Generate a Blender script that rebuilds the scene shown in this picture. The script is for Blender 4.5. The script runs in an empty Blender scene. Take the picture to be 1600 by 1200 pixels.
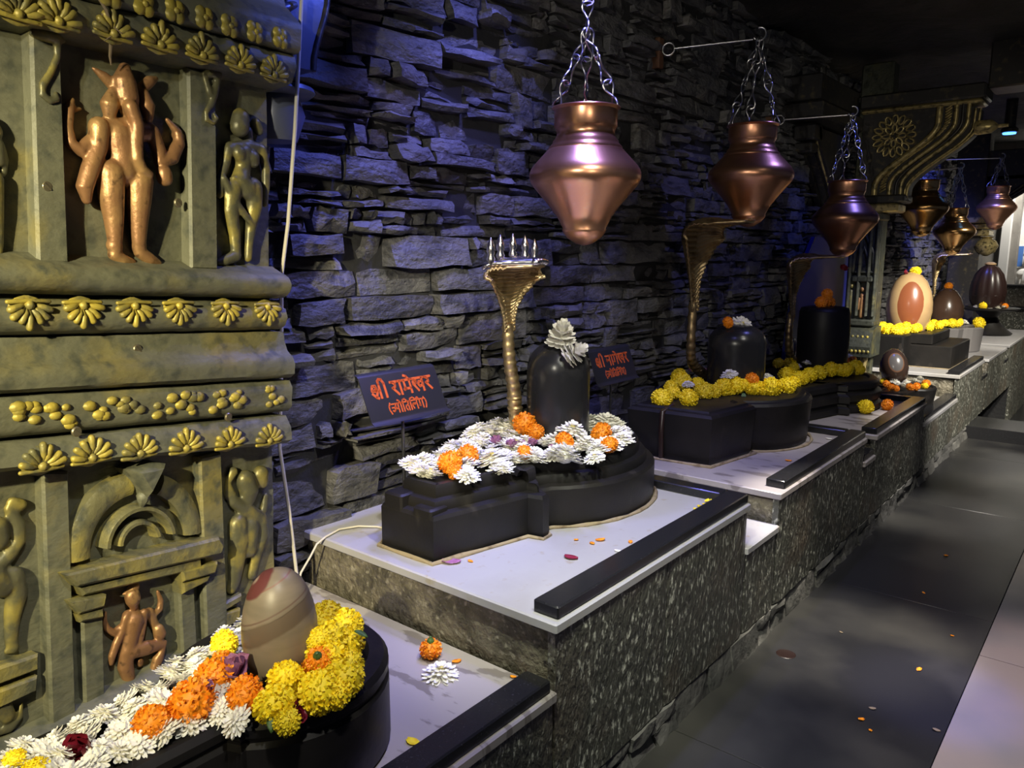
import bpy, bmesh, math, random
from mathutils import Vector, Matrix, noise
R=math.radians; pi=math.pi
S=bpy.context.scene; COL=S.collection
random.seed(7)
# ---------------------------------------------------------------- camera
FWD=Vector((-.6264,.7622,-.1684)); RGT=Vector((.7725,.6345,-.0))
fw=Vector((-.62545,.76140,-.16839)).normalized(); rt=fw.cross(Vector((0,0,1))).normalized(); up=rt.cross(fw)
cd=bpy.data.cameras.new('camera'); cam=bpy.data.objects.new('camera',cd); COL.objects.link(cam)
cam.matrix_world=Matrix(((rt.x,up.x,-fw.x,0),(rt.y,up.y,-fw.y,0),(rt.z,up.z,-fw.z,1.5),(0,0,0,1)))
cd.sensor_width=36; cd.lens=27; cd.clip_start=.05; S.camera=cam
def px(p):
    v=cam.matrix_world.inverted()@Vector(p); return 800-1200*v.x/v.z
# ---------------------------------------------------------------- world, lights, exposure
W=bpy.data.worlds.new('world'); S.world=W; W.use_nodes=True
W.node_tree.nodes['Background'].inputs[0].default_value=(.10,.13,.22,1); W.node_tree.nodes['Background'].inputs[1].default_value=.16
S.view_settings.view_transform='Standard'; S.view_settings.look='None'; S.view_settings.gamma=1; S.view_settings.use_curve_mapping=False
S.view_settings.exposure=0.0
def spot(loc,to,watt,col,ang,blend=.4,rad=.05):
    l=bpy.data.lights.new('spot','SPOT'); l.energy=watt; l.color=col; l.spot_size=R(ang); l.spot_blend=blend; l.shadow_soft_size=rad
    o=bpy.data.objects.new('unseen_spot',l); COL.objects.link(o); o.location=loc  # unseen spots without fixtures, some only added as fill
    o.rotation_euler=(Vector(to)-Vector(loc)).to_track_quat('-Z','Y').to_euler(); return o
WARM=(1,.88,.62); NEUT=(1,.95,.86); BLUE=(.12,.16,1); VIO=(.30,.30,1)
spot((-.25,-1.15,2.10),(-1.80,.55,1.20),500,(1,.88,.52),42,.8,.03)       # key from behind the camera: pillar, and the wall beyond its shadow edge
spot((-.30,-1.25,2.25),(-2.05,2.3,1.5),130,(1,.95,.80),50,.7,.03)         # added weaker copy of the key, onto the wall
spot((-.2,.25,2.75),(-1.40,.78,.6),120,(1,.97,.88),30,.6,.05)             # nearest basin
spot((-.35,1.2,2.8),(-1.55,2.05,.8),135,NEUT,50,.6,.05)                   # first platform
spot((-.1,2.7,2.8),(-1.5,3.6,.7),34,NEUT,50,.7,.05)                     # second platform
spot((-.30,1.2,2.2),(-2.05,2.4,.75),22,(.95,1,.78),40,.8,.04)            # greenish light low on the stone wall
spot((-1.62,2.3,2.93),(-2.02,2.3,1.0),75,(.22,.24,1),80,.8,.03)          # blue light grazing down the wall
spot((-1.66,3.6,2.93),(-2.02,3.7,1.0),22,(.22,.24,1),80,.8,.03)
spot((-.66,.75,2.45),(-1.03,2.1,.30),150,(.95,1,.80),46,.8,.03)
spot((-.70,3.2,2.6),(-1.03,4.2,.30),75,(1,.97,.85),46,.8,.03)             # granite face
spot((-.80,3.0,2.8),(-.82,3.0,0),520,(1,.92,.76),23,.8,.05)              # floor pools along the platforms
spot((-.80,4.9,2.8),(-.84,4.9,0),330,(1,.95,.85),23,.8,.05)
spot((.55,.35,1.75),(-1.6,2.7,1.85),34,(1,.86,.66),34,.7,.06)           # unseen fill added to brighten the pots
spot((.9,2.8,2.8),(.45,2.8,0),330,(1,.88,.84),46,.5,.08)
spot((.3,1.9,2.8),(-.42,2.80,0),260,BLUE,13,.8,.05)                 # pale tiles
spot((-1.30,2.15,2.88),(-1.55,2.15,.9),95,(.30,.28,1),88,.7,.05)         # violet wash over the first platform
spot((-1.62,1.75,2.6),(-1.98,1.40,.5),60,BLUE,50,.7,.04)                # blue behind the pillar
spot((-1.50,1.75,2.45),(-1.90,1.36,2.12),16,(.10,.16,1),50,.6,.04)       # blue on the scroll bracket
spot((-1.0,4.2,2.8),(-1.9,4.2,.7),22,(.25,.25,1),80,.7,.05)
spot((-1.2,5.4,2.7),(-2.0,6.0,.9),26,BLUE,60,.7,.04)
spot((-.2,4.2,2.3),(-1.35,6.4,2.25),19,(1,.9,.65),46,.8,.05)            # faint unseen fill added for the rosette bracket
spot((-.7,4.1,2.1),(-1.95,5.65,2.35),9,(1,.92,.75),40,.8,.05)          # faint unseen fill added for the side capital
spot((.2,5.2,2.8),(-1.35,7.3,.7),520,(1,.92,.74),42,.6,.06)             # warm far group
spot((.5,4.9,2.6),(-1.0,7.0,.3),620,(1,.95,.85),52,.7,.06)
spot((.3,8.4,2.8),(-1.3,10.0,.7),480,(1,.93,.78),60,.7,.06)
spot((-1.0,12.0,2.8),(-1.0,12.9,1.3),160,(1,.97,.9),110,.6,.1)          # bright niche: unseen spot standing in for daylight
spot((-1.3,9.4,2.8),(-2.0,9.9,2.0),110,BLUE,80,.6,.05)
# ---------------------------------------------------------------- materials
def nd(nt,t,**k):
    n=nt.nodes.new(t)
    for a,v in k.items(): setattr(n,a,v)
    return n
def mat(name,col,rough=.5,metal=0,var=None,var2=None,bump=(),rnd=0,coat=0,streak=None,point=None,spec=None,sss=0):
    m=bpy.data.materials.new(name); m.use_nodes=True; nt=m.node_tree; b=nt.nodes['Principled BSDF']; L=nt.links.new
    b.inputs['Roughness'].default_value=rough; b.inputs['Metallic'].default_value=metal
    if coat: b.inputs['Coat Weight'].default_value=coat; b.inputs['Coat Roughness'].default_value=.15
    if spec is not None: b.inputs['Specular IOR Level'].default_value=spec
    tc=nd(nt,'ShaderNodeTexCoord')
    def tex(scale,stretch=(1,1,1),detail=6,rot=(0,0,0)):
        mp=nd(nt,'ShaderNodeMapping'); mp.inputs['Scale'].default_value=stretch; mp.inputs['Rotation'].default_value=rot; L(tc.outputs['Object'],mp.inputs[0])
        n=nd(nt,'ShaderNodeTexNoise'); n.inputs['Scale'].default_value=scale; n.inputs['Detail'].default_value=detail; L(mp.outputs[0],n.inputs['Vector']); return n.outputs[0]
    def mixc(fac,a,c):
        x=nd(nt,'ShaderNodeMix',data_type='RGBA'); L(fac,x.inputs[0])
        if isinstance(a,tuple): x.inputs[6].default_value=(*a,1)
        else: L(a,x.inputs[6])
        x.inputs[7].default_value=(*c,1); return x.outputs[2]
    def ramp(v,lo,hi):
        r=nd(nt,'ShaderNodeMapRange',clamp=True); L(v,r.inputs[0]); r.inputs[1].default_value=lo; r.inputs[2].default_value=hi; return r.outputs[0]
    out=col
    for v in (var,var2):
        if v: out=mixc(ramp(tex(v[0],v[4] if len(v)>4 else (1,1,1),6,v[5] if len(v)>5 else (0,0,0)),v[2],v[3]),out,v[1])
    if point:   # paint rubbed onto the raised edges
        g=nd(nt,'ShaderNodeNewGeometry'); mu=nd(nt,'ShaderNodeMath',operation='MULTIPLY'); L(ramp(g.outputs['Pointiness'],point[1],point[2]),mu.inputs[0]); L(ramp(tex(14),.35,.6),mu.inputs[1])
        out=mixc(mu.outputs[0],out,point[0])
    if rnd:
        oi=nd(nt,'ShaderNodeObjectInfo'); mr=nd(nt,'ShaderNodeMapRange'); L(oi.outputs['Random'],mr.inputs[0]); mr.inputs[3].default_value=1-rnd; mr.inputs[4].default_value=1+rnd
        h=nd(nt,'ShaderNodeHueSaturation'); L(mr.outputs[0],h.inputs['Value'])
        if isinstance(out,tuple): h.inputs['Color'].default_value=(*out,1)
        else: L(out,h.inputs['Color'])
        out=h.outputs[0]
    if isinstance(out,tuple): b.inputs['Base Color'].default_value=(*out,1)
    else: L(out,b.inputs['Base Color'])
    prev=None
    for bp in bump:
        bn=nd(nt,'ShaderNodeBump'); bn.inputs['Strength'].default_value=bp[1]; bn.inputs['Distance'].default_value=bp[2]
        L(tex(bp[0],bp[3] if len(bp)>3 else (1,1,1),8,bp[4] if len(bp)>4 else (0,0,0)),bn.inputs['Height'])
        if prev: L(prev,bn.inputs['Normal'])
        prev=bn.outputs[0]
    if prev: L(prev,b.inputs['Normal'])
    if sss: b.inputs['Subsurface Weight'].default_value=sss; b.inputs['Subsurface Radius'].default_value=(.01,.006,.003); b.inputs['Subsurface Scale'].default_value=.5
    return m
def emit(name,col,s):
    m=bpy.data.materials.new(name); m.use_nodes=True; b=m.node_tree.nodes['Principled BSDF']
    b.inputs['Base Color'].default_value=(*col,1); b.inputs['Emission Color'].default_value=(*col,1); b.inputs['Emission Strength'].default_value=s; return m
GOLD=(.42,.33,.05)
mPil=mat('painted_plaster',(.135,.135,.088),.58,.1,var=(4.5,(.24,.20,.06),.54,.72),var2=(26,(.070,.075,.055),.5,.7),bump=[(16,.5,.014,(1,.6,1)),(80,.45,.004,(1,.5,1))])
mPilG=mat('gilded_plaster_edge',(.16,.15,.075),.46,.2,var=(9,(.33,.27,.06),.44,.62),var2=(26,(.070,.075,.055),.52,.7),bump=[(16,.5,.014),(80,.45,.004)])
mOrn=mat('gilded_plaster',(.15,.14,.06),.48,.2,var=(30,(.38,.30,.06),.50,.66),var2=(55,(.045,.045,.03),.55,.68),bump=[(40,.5,.006),(140,.3,.002)],point=(GOLD,.5,.58))
mFig=mat('copper_paint',(.30,.155,.07),.42,.45,var=(12,(.42,.25,.10),.48,.68),var2=(50,(.13,.07,.035),.58,.72),bump=[(45,.35,.005),(150,.25,.002)])
mFigG=mat('olive_gilt_paint',(.12,.115,.065),.42,.35,var=(16,(.34,.28,.07),.48,.66),bump=[(40,.4,.006)])
mSlate=mat('slate',(.085,.085,.092),.60,0,var=(3.5,(.13,.125,.118),.42,.66),var2=(9,(.035,.036,.042),.5,.68,(1,1,3)),bump=[(10,.9,.03,(1,1,2.2)),(40,.8,.010,(1,1,1.6)),(120,.5,.003)],rnd=.35)
mMort=mat('dark_mortar',(.022,.022,.024),.9,bump=[(30,.6,.01)])
mMarb=mat('white_marble',(.46,.45,.46),.26,var=(2.2,(.36,.345,.33),.5,.75),var2=(26,(.40,.36,.28),.62,.75),bump=[(60,.08,.002)])
mMarbD=mat('veined_marble',(.44,.40,.39),.34,var=(1.6,(.34,.31,.31),.45,.7),var2=(7,(.25,.22,.21),.56,.6,(1,2.5,1)),bump=[(60,.1,.002)])
mBlk=mat('black_granite',(.016,.016,.018),.25,var=(160,(.05,.05,.055),.62,.75),bump=[(120,.08,.001)])
mGran=mat('split_face_granite',(.085,.086,.070),.36,var=(62,(.58,.58,.50),.555,.66,(1,1.35,.62),(.6,0,0)),var2=(3,(.12,.095,.07),.5,.75),bump=[(40,.9,.014,(1,1.3,.65),(.6,0,0)),(110,.7,.005,(1,1.3,.8),(.6,0,0))],spec=.8)  # pale speckle also carries the granite's glints as colour
mPilD=mat('shaded_green_plaster',(.050,.055,.042),.5,.15,var=(9,(.12,.11,.045),.54,.72),var2=(26,(.02,.023,.018),.5,.7),bump=[(16,.5,.014),(80,.45,.004)])  # darker plaster copy; the unlit far pillar's shade is in its colour
mGranS=mat('rough_granite',(.20,.175,.125),.6,var=(10,(.095,.085,.06),.45,.62),var2=(46,(.34,.31,.24),.56,.7),bump=[(16,.9,.03),(60,.9,.012)])
mYoni=mat('black_stone',(.0085,.008,.008),.46,var=(4,(.018,.016,.015),.45,.7),var2=(9,(.05,.043,.037),.66,.80,(1,1,.5)),bump=[(10,.2,.01),(90,.2,.002)],spec=.32)
mLing=mat('oiled_black_stone',(.018,.018,.020),.26,var=(8,(.035,.034,.034),.5,.7),bump=[(70,.12,.002)])
mCop=mat('polished_copper',(.85,.44,.26),.30,.95,var=(6,(.75,.38,.22),.45,.65),var2=(45,(.80,.45,.28),.60,.70),bump=[(7,.12,.01),(120,.06,.001)])
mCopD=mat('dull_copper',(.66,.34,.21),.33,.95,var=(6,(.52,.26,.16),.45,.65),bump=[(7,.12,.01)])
mCopG=mat('golden_copper',(.85,.50,.20),.24,1,var=(6,(.70,.38,.15),.45,.65),bump=[(7,.12,.01)])
mBras=mat('brass',(.66,.50,.26),.40,.9,var=(18,(.42,.30,.15),.48,.62),bump=[(60,.15,.003)])
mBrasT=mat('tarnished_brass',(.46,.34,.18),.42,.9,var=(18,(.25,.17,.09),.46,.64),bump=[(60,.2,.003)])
mChain=mat('steel_wire',(.45,.45,.47),.3,1)
mSteel=mat('brushed_steel',(.15,.15,.16),.30,.9,bump=[(40,.05,.002,(1,6,1))])
mRed=mat('orange_red_paint',(.55,.095,.02),.5)
mY=mat('yellow_petals',(1.0,.80,.02),.6,var=(120,(1.0,.68,.012),.5,.7),rnd=.10)
mO=mat('orange_petals',(.95,.32,.008),.55,var=(120,(.62,.15,.004),.5,.7),rnd=.12)
mWh=mat('white_petals',(.90,.88,.80),.5,var=(40,(.80,.77,.62),.5,.75),rnd=.08)
mCr=mat('cream_centre',(.62,.52,.16),.6)
mPu=mat('purple_petals',(.34,.12,.27),.5,var=(30,(.50,.26,.44),.45,.65),rnd=.2)
mRose=mat('crimson_petals',(.23,.012,.03),.45,var=(30,(.10,.004,.012),.5,.7))
mLeaf=mat('green_sepal',(.07,.14,.03),.5)
mEgg=mat('banded_river_stone',(.23,.185,.135),.42,var=(5,(.17,.14,.10),.45,.65,(1,1,4)),bump=[(50,.06,.002)])
mEggB=mat('red_brown_band',(.17,.085,.06),.35,var=(20,(.22,.13,.10),.5,.7))
mTan=mat('tan_stone',(.50,.34,.17),.26,var=(5,(.40,.26,.13),.45,.7),coat=.3)
mBrnS=mat('dark_brown_patched_stone',(.05,.03,.022),.24,var=(6,(.035,.022,.016),.45,.7),coat=.3)
mTanR=mat('red_brown_stone',(.34,.13,.06),.2,var=(5,(.28,.10,.05),.45,.7),coat=.4)
mBrn=mat('dark_brown_stone',(.075,.042,.028),.26,var=(6,(.05,.028,.02),.45,.7),coat=.3)
mRib=mat('near_black_brown_stone',(.022,.011,.009),.34)
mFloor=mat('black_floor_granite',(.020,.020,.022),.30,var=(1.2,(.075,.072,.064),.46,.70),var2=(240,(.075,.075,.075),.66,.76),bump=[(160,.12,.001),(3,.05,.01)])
mTile=mat('pinkish_grey_tile',(.30,.25,.235),.3,var=(1.8,(.22,.21,.21),.4,.65),bump=[(5,.05,.005)])
mRub=mat('dusty_rubble',(.15,.145,.135),.8,var=(8,(.085,.085,.08),.45,.65),bump=[(16,.7,.02),(70,.4,.004)],rnd=.2)
mCeil=mat('dark_rock',(.030,.029,.029),.75,var=(4,(.055,.052,.05),.5,.7),bump=[(6,.7,.06),(30,.6,.01)])
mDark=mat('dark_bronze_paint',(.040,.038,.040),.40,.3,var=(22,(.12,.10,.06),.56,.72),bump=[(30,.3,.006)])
mGilt=mat('worn_gilt',(.50,.40,.18),.36,.5,var=(30,(.12,.10,.05),.5,.65),bump=[(60,.4,.004)])
mCream=mat('old_white_cable',(.60,.56,.46),.5)
mBlueP=mat('blue_lit_recess',(.003,.008,.13),.45)  # blue light of the recess put into the colour
mBlueC=mat('blue_lit_scroll',(.10,.11,.16),.35,.2,bump=[(30,.2,.004)])  # blue light falling on the scroll is put into its base colour
mGrey=mat('grey_plaster',(.27,.25,.22),.7,var=(5,(.20,.18,.16),.45,.7),bump=[(20,.3,.01)])
mWPl=mat('white_plaster',(.72,.70,.66),.6)
mRust=mat('rusty_iron',(.12,.055,.03),.7)
mLed=emit('blue_lamp_glow',(.06,.25,1),6)
mScrew=mat('brass_screw',(.22,.19,.12),.4,.7)
mSilv=mat('silvery_metal',(.75,.72,.70),.22,1)
mSeam=mat('old_mortar',(.34,.27,.17),.8,var=(30,(.16,.11,.06),.5,.7),bump=[(60,.5,.004)])
mChip=mat('grey_stone',(.17,.16,.16),.6)
mTwig=mat('dry_twig',(.20,.15,.09),.8)
# ---------------------------------------------------------------- mesh helpers
class MB:
    def __init__(s): s.v=[]; s.f=[]
    def add(s,vs,fs):
        n=len(s.v); s.v+= [tuple(v) for v in vs]; s.f+=[tuple(i+n for i in f) for f in fs]; return s
    def grid(s,rows,closed=False):
        m=len(rows[0]); vs=[p for r in rows for p in r]; fs=[]
        for i in range(len(rows)-1):
            for j in range(m if closed else m-1):
                k=(j+1)%m; fs.append((i*m+j,i*m+k,(i+1)*m+k,(i+1)*m+j))
        return s.add(vs,fs)
    def box(s,x0,x1,y0,y1,z0,z1,c=0):
        if c<=0:
            return s.add([(x,y,z) for z in (z0,z1) for y in (y0,y1) for x in (x0,x1)],[(0,2,3,1),(4,5,7,6),(0,1,5,4),(2,6,7,3),(0,4,6,2),(1,3,7,5)])
        def ring(d,z): return [(x0+d,y0+d+c,z),(x0+d+c,y0+d,z),(x1-d-c,y0+d,z),(x1-d,y0+d+c,z),(x1-d,y1-d-c,z),(x1-d-c,y1-d,z),(x0+d+c,y1-d,z),(x0+d,y1-d-c,z)]
        rs=[ring(c,z0),ring(0,z0+c),ring(0,z1-c),ring(c,z1)]; n=len(s.v); s.grid(rs,True)
        s.f.append(tuple(n+i for i in range(7,-1,-1))); s.f.append(tuple(n+24+i for i in range(8))); return s
    def rings(s,rs,cap0=True,cap1=True):
        n=len(s.v); m=len(rs[0]); s.grid(rs,True)
        if cap0: s.f.append(tuple(n+i for i in range(m-1,-1,-1)))
        if cap1: s.f.append(tuple(n+(len(rs)-1)*m+i for i in range(m)))
        return s
    def lathe(s,prof,c=(0,0,0),n=32,caps=True):
        return s.rings([[(c[0]+r*math.cos(2*pi*i/n),c[1]+r*math.sin(2*pi*i/n),c[2]+z) for i in range(n)] for r,z in prof],caps,caps)
    def tube(s,pts,rad,n=8,closed=False,caps=True,round_=False):
        P=[Vector(p) for p in pts]; m=len(P); rr=rad if isinstance(rad,(list,tuple)) else [rad]*m
        T=[]
        for i in range(m):
            a=P[(i-1)%m] if closed or i>0 else P[i]; b=P[(i+1)%m] if closed or i<m-1 else P[i]; t=b-a
            T.append(t.normalized() if t.length>1e-9 else Vector((0,0,1)))
        u=T[0].orthogonal().normalized(); rows=[]
        def ring(c,t,u,r):
            w=t.cross(u); return [c+(u*math.cos(2*pi*k/n)+w*math.sin(2*pi*k/n))*r for k in range(n)]
        if round_:
            for a in (80,55,28): rows.append(ring(P[0]-T[0]*rr[0]*math.sin(R(a)),T[0],u,rr[0]*math.cos(R(a))))
        for i in range(m):
            u=(u-T[i]*u.dot(T[i])).normalized(); rows.append(ring(P[i],T[i],u,rr[i]))
        if round_:
            for a in (28,55,80): rows.append(ring(P[-1]+T[-1]*rr[-1]*math.sin(R(a)),T[-1],u,rr[-1]*math.cos(R(a))))
        if closed: rows.append(rows[0]); return s.grid(rows,True)
        return s.rings(rows,caps,caps)
    def ball(s,c,r,n=12,sc=(1,1,1)):
        k=n//2; return s.rings([[(c[0]+sc[0]*r*math.sin(a)*math.cos(2*pi*i/n),c[1]+sc[1]*r*math.sin(a)*math.sin(2*pi*i/n),c[2]-sc[2]*r*math.cos(a)) for i in range(n)] for a in [pi*(j+.25)/(k+.5) for j in range(k+1)]])
    def prism(s,poly,axis,a,b):
        def P(p,t): return (t,p[0],p[1]) if axis=='x' else ((p[0],t,p[1]) if axis=='y' else (p[0],p[1],t))
        n=len(s.v); m=len(poly); s.v+=[P(p,a) for p in poly]+[P(p,b) for p in poly]
        for i in range(m): s.f.append((n+i,n+(i+1)%m,n+m+(i+1)%m,n+m+i))
        s.f.append(tuple(n+i for i in range(m-1,-1,-1))); s.f.append(tuple(n+m+i for i in range(m))); return s
    def xf(s,M): s.v=[tuple(M@Vector(v)) for v in s.v]; return s
    def mesh(s,name,m=None,ang=35):
        me=bpy.data.meshes.new(name); me.from_pydata(s.v,[],s.f); me.update()
        b=bmesh.new(); b.from_mesh(me); bmesh.ops.recalc_face_normals(b,faces=b.faces); b.to_mesh(me); b.free()
        if m: me.materials.append(m)
        if ang:
            me.shade_smooth()
            if ang<180: me.set_sharp_from_angle(angle=R(ang))
        return me
def link(name,me,parent=None,loc=None):
    o=bpy.data.objects.new(name,me); COL.objects.link(o)
    if parent: o.parent=parent
    if loc: o.location=loc
    return o
def obj(name,mb,m,parent=None,ang=35,loc=None,label=None):
    o=link(name,mb.mesh(name,m,ang),parent,loc)
    if label: o['label']=label
    return o
def tag(o,label,cat,group=None):
    o['label']=label; o['category']=cat
    if group: o['group']=group
    return o
def thing(name,label,cat,loc=(0,0,0),rz=0,group=None):
    o=bpy.data.objects.new(name,None); o.empty_display_size=.05; COL.objects.link(o); o.location=loc; o.rotation_euler=(0,0,rz); return tag(o,label,cat,group)
def struct(name,mb,m,ang=35):
    o=obj(name,mb,m,None,ang); o['kind']='structure'; return o
def nz(p,s,k=0): return noise.noise(Vector((p[0]*s+k,p[1]*s+k*1.7,p[2]*s-k)))
# ================================================================ the setting
floor=struct('floor',MB().box(-2.6,3.0,-1.2,7.13,-.10,-.012),mMort,0)
rf=random.Random(3)
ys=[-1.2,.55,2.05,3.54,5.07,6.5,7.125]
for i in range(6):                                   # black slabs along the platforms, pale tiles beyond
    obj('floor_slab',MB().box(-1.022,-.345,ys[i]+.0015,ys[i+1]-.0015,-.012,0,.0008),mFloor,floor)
yt=[-1.2,0,1.6,3.2,4.8,6.4,7.125]
for i in range(6):
    for k in range(3):
        x0=-.343+k*1.0
        obj('floor_tile',MB().box(x0+.0015,x0+.997,yt[i]+.002,yt[i+1]-.002,-.012,.001,.0008),mTile,floor)
obj('drain_hole_disc',MB().lathe([(.0,.0010),(.030,.0010),(.033,.0018),(.036,.0005)],(-.91,2.744,.0),20,False),mRib,floor)  # flat near-black disc; the hole's inner shade is its colour
# lower landing and step at the far end
stp=struct('trim_1',MB().box(-1.6,3,7.13,7.62,-.10,.10,.004),mBlk)
MBs=MB().box(-1.55,3,7.122,7.129,-.10,.085); obj('step_riser',MBs,mBlk,stp)
struct('trim_2',MB().box(-2.6,3,7.62,12.6,-.45,-.33),mBlk,0)
# ceiling of dark rock
rows=[]
for i in range(46):
    y=-1.2+i*.31
    rows.append([(x,y,2.95+.10*nz((x,y,0),1.6)+.05*nz((x,y,3),5)) for x in [-2.6+j*.2 for j in range(29)]])
top=[[(-2.6,-1.2,3.3),(3,-1.2,3.3)],[(-2.6,12.75,3.3),(3,12.75,3.3)]]
struct('ceiling',MB().grid(rows).grid(top),mCeil,60)
# stone wall: every ledger stone its own piece
XW=-2.09
wall=struct('wall_left',MB().box(-2.3,XW,.6,12.6,-.4,3.0),mMort,0)
rs=random.Random(11)
stones=[]
def stone(y0,y1,z0,z1,dep):
    g=.0035; y0+=g; y1-=g; z0+=g*.7; z1-=g*.7
    ny=4 if y1-y0>.14 else 3; nzr=3; ys_=[y0+(y1-y0)*i/ny for i in range(ny+1)]; zs=[z0+(z1-z0)*k/(nzr-1) for k in range(nzr)]
    dz=[rs.uniform(-.004,.009) for _ in ys_]; dz2=[rs.uniform(-.011,.004) for _ in ys_]; tl=rs.uniform(-.016,.016); tb=rs.uniform(-.022,.016)
    F=[]; B=[]
    for i,y in enumerate(ys_):
        fr=[];
        for k,z in enumerate(zs):
            zz=z+(dz[i] if k==0 else dz2[i] if k==nzr-1 else rs.uniform(-.3,.3)*(z1-z0)*.4)
            ed=(k in (0,nzr-1)) or (i in (0,ny)); yy=y+(rs.uniform(0,.010)*(1 if i==0 else -1) if i in (0,ny) else rs.uniform(-.02,.02)*(k==1))
            fr.append((XW+dep+tl*(i/ny-.5)*2+tb*(k-1)*.5+rs.uniform(-.010,.010)-(.010 if ed else 0),yy,zz))
        F.append(fr); B.append([(XW-.01,ys_[i],zs[0]+dz[i]),(XW-.01,ys_[i],zs[-1]+dz2[i])])
    m=MB(); m.grid(F); n=len(m.v)
    per=[F[i][0] for i in range(ny+1)]+[F[ny][1]]+[F[i][2] for i in range(ny,-1,-1)]+[F[0][1]]
    bk=[(XW-.012,p[1],p[2]) for p in per]
    m.rings([per,bk],False,False); return m
z=.22; 
while z<2.96:
    h=rs.uniform(.075,.135); y=.85+rs.uniform(-.2,0); dh=rs.uniform(-.01,.01)
    while y<12.4:
        l=rs.choice([rs.uniform(.10,.2),rs.uniform(.18,.34),rs.uniform(.28,.48)]); d=lambda: rs.choice([rs.uniform(.0,.03),rs.uniform(.02,.055),rs.uniform(.04,.078)])
        q=rs.random()
        if q<.42: stones.append((y,y+l,z,z+h,d()))
        elif q<.82:
            s=rs.uniform(.3,.7); stones.append((y,y+l,z,z+h*s,d()))
            if rs.random()<.6: t=rs.uniform(.35,.65); stones+= [(y,y+l*t,z+h*s,z+h,d()),(y+l*t,y+l,z+h*s,z+h,d())]
            else: stones.append((y,y+l,z+h*s,z+h,d()))
        else:
            stones+=[(y,y+l,z,z+h*.34,d()),(y,y+l,z+h*.34,z+h*.62,d()),(y,y+l,z+h*.62,z+h,d())]
        y+=l
    z+=h
vis=lambda s: s[0]>1.15 and not(s[3]<.44) and s[2]<2.9
stones.sort(key=lambda s:(0 if vis(s) else 1,(s[0]+s[1])/2+abs((s[2]+s[3])/2-1.5)*.35))
restm=MB()
for i,s in enumerate(stones):
    m=stone(*s)
    if i<295: obj('stone',m,mSlate,wall,40)
    else: restm.add(m.v,m.f)
o=obj('far_stones',restm,mSlate,wall,40); o['kind']='stuff'
# back wall with its granite dado, ledges and bright niche
bw=struct('wall_back',MB().box(-2.6,-1.42,12.5,12.7,-.45,3.0).box(-.6,3,12.5,12.7,-.45,3.0).box(-1.42,-.6,12.5,12.7,-.45,1.07).box(-1.42,-.6,12.5,12.7,2.45,3.0),mGrey,0)
for k in range(9):
    x0=-2.6+k*.5
    obj('granite_panel',MB().box(x0+.004,x0+.496,12.46,12.5,.78,1.06,.004),mGran,bw); obj('granite_panel',MB().box(x0+.004,x0+.496,12.46,12.5,.42,.74,.004),mGran,bw)
for zz in (.40,.755,1.065): obj('ledge',MB().box(-2.6,2.9,12.38,12.5,zz-.012,zz+.012,.004),mBlk,bw)
struct('trim_3',MB().box(-1.6,-.4,13.0,13.1,1.0,2.6),mWPl,0)
obj('reveal',MB().box(-1.62,-1.50,12.44,13.0,1.09,2.3,.01),mWPl,bw)
# ---------------------------------------------------------------- platforms
XF=-1.025
def strip_panels(t,y0,y1,zlo,zhi,joints):
    e=[y0]+joints+[y1]
    for a,b in zip(e[:-1],e[1:]):
        rows=[]; nyy=max(6,int((b-a)/.035)); nzz=max(3,int((zhi-zlo)/.035))
        for i in range(nyy+1):
            y=a+.002+(b-a-.004)*i/nyy; rows.append([(XF-(.006 if i in (0,nyy) else 0)+.004*nz((0,y,(zlo+(zhi-zlo)*k/nzz)*.8),17),y,zlo+(zhi-zlo)*k/nzz) for k in range(nzz+1)])
        m=MB().grid(rows); per=[r[0] for r in rows]+rows[-1][1:]+[r[-1] for r in rows[-2::-1]]+rows[0][-2:0:-1]
        m.rings([per,[(XF-.03,p[1],p[2]) for p in per]],False,True)
        obj('granite_panel',m,mGran,t,50)
def platform(label,y0,y1,zt,joints,marb,kerb=None,ret=None,side=True,x1=XF+.006,zlo=.10,skew=0,th=.028):
    t=thing('marble_platform',label,'platform',(0,0,0))
    obj('core',MB().box(-2.042,XF-.032,y0+.034,y1-.004,0 if y0<6.5 else .10,zt-th),mMort,t,0)
    obj('marble_top',MB().box(-2.045,x1,y0-.010,y1,zt-th,zt,.004).xf(Matrix.Translation((0,0,0))),marb,t)
    strip_panels(t,y0+.002,y1-.002,zlo,zt-th-.001,joints)
    if side:
        rows=[]
        for i in range(33):
            x=-2.045+(XF+2.035)*i/32; rows.append([(x,y0+.012+.010*nz((x,0,z_),14)+.006*nz((x,1,z_),40),z_) for z_ in [.36+(zt-th-.012-.36)*k/8 for k in range(9)]])
        m=MB().grid(rows); per=[r[0] for r in rows]+rows[-1][1:]+[r[-1] for r in rows[-2::-1]]+rows[0][-2:0:-1]
        m.rings([per,[(p[0],y0+.036,p[2]) for p in per]],False,True); obj('end_panel',m,mGranS,t,60)
    if kerb: 
        for (a,b) in kerb: obj('kerb',MB().box(-1.108,-1.030,a,b,zt,zt+.034,.004),mBlk,t)
    if ret: obj('kerb',MB().box(-2.04,-1.110,ret-.062,ret,zt,zt+.034,.004),mBlk,t)
    return t
platform('veined marble shelf nearest the camera, under the egg stone basin',-1.0,1.418,.43,[-.2,.5,1.0],mMarbD,[(-1.0,1.405)],side=False)
platform('white marble platform under the basin heaped with white flowers',1.42,2.60,.61,[2.0],mMarb,[(1.432,2.598)],2.598)
platform('low white marble gap step between the first two platforms',2.602,2.905,.44,[],mMarb,None,side=False)
platform('buff marble platform under the basin edged with yellow marigolds',2.91,4.10,.57,[3.35,3.8],mMarbD,[(2.965,4.098)],4.098)
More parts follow.
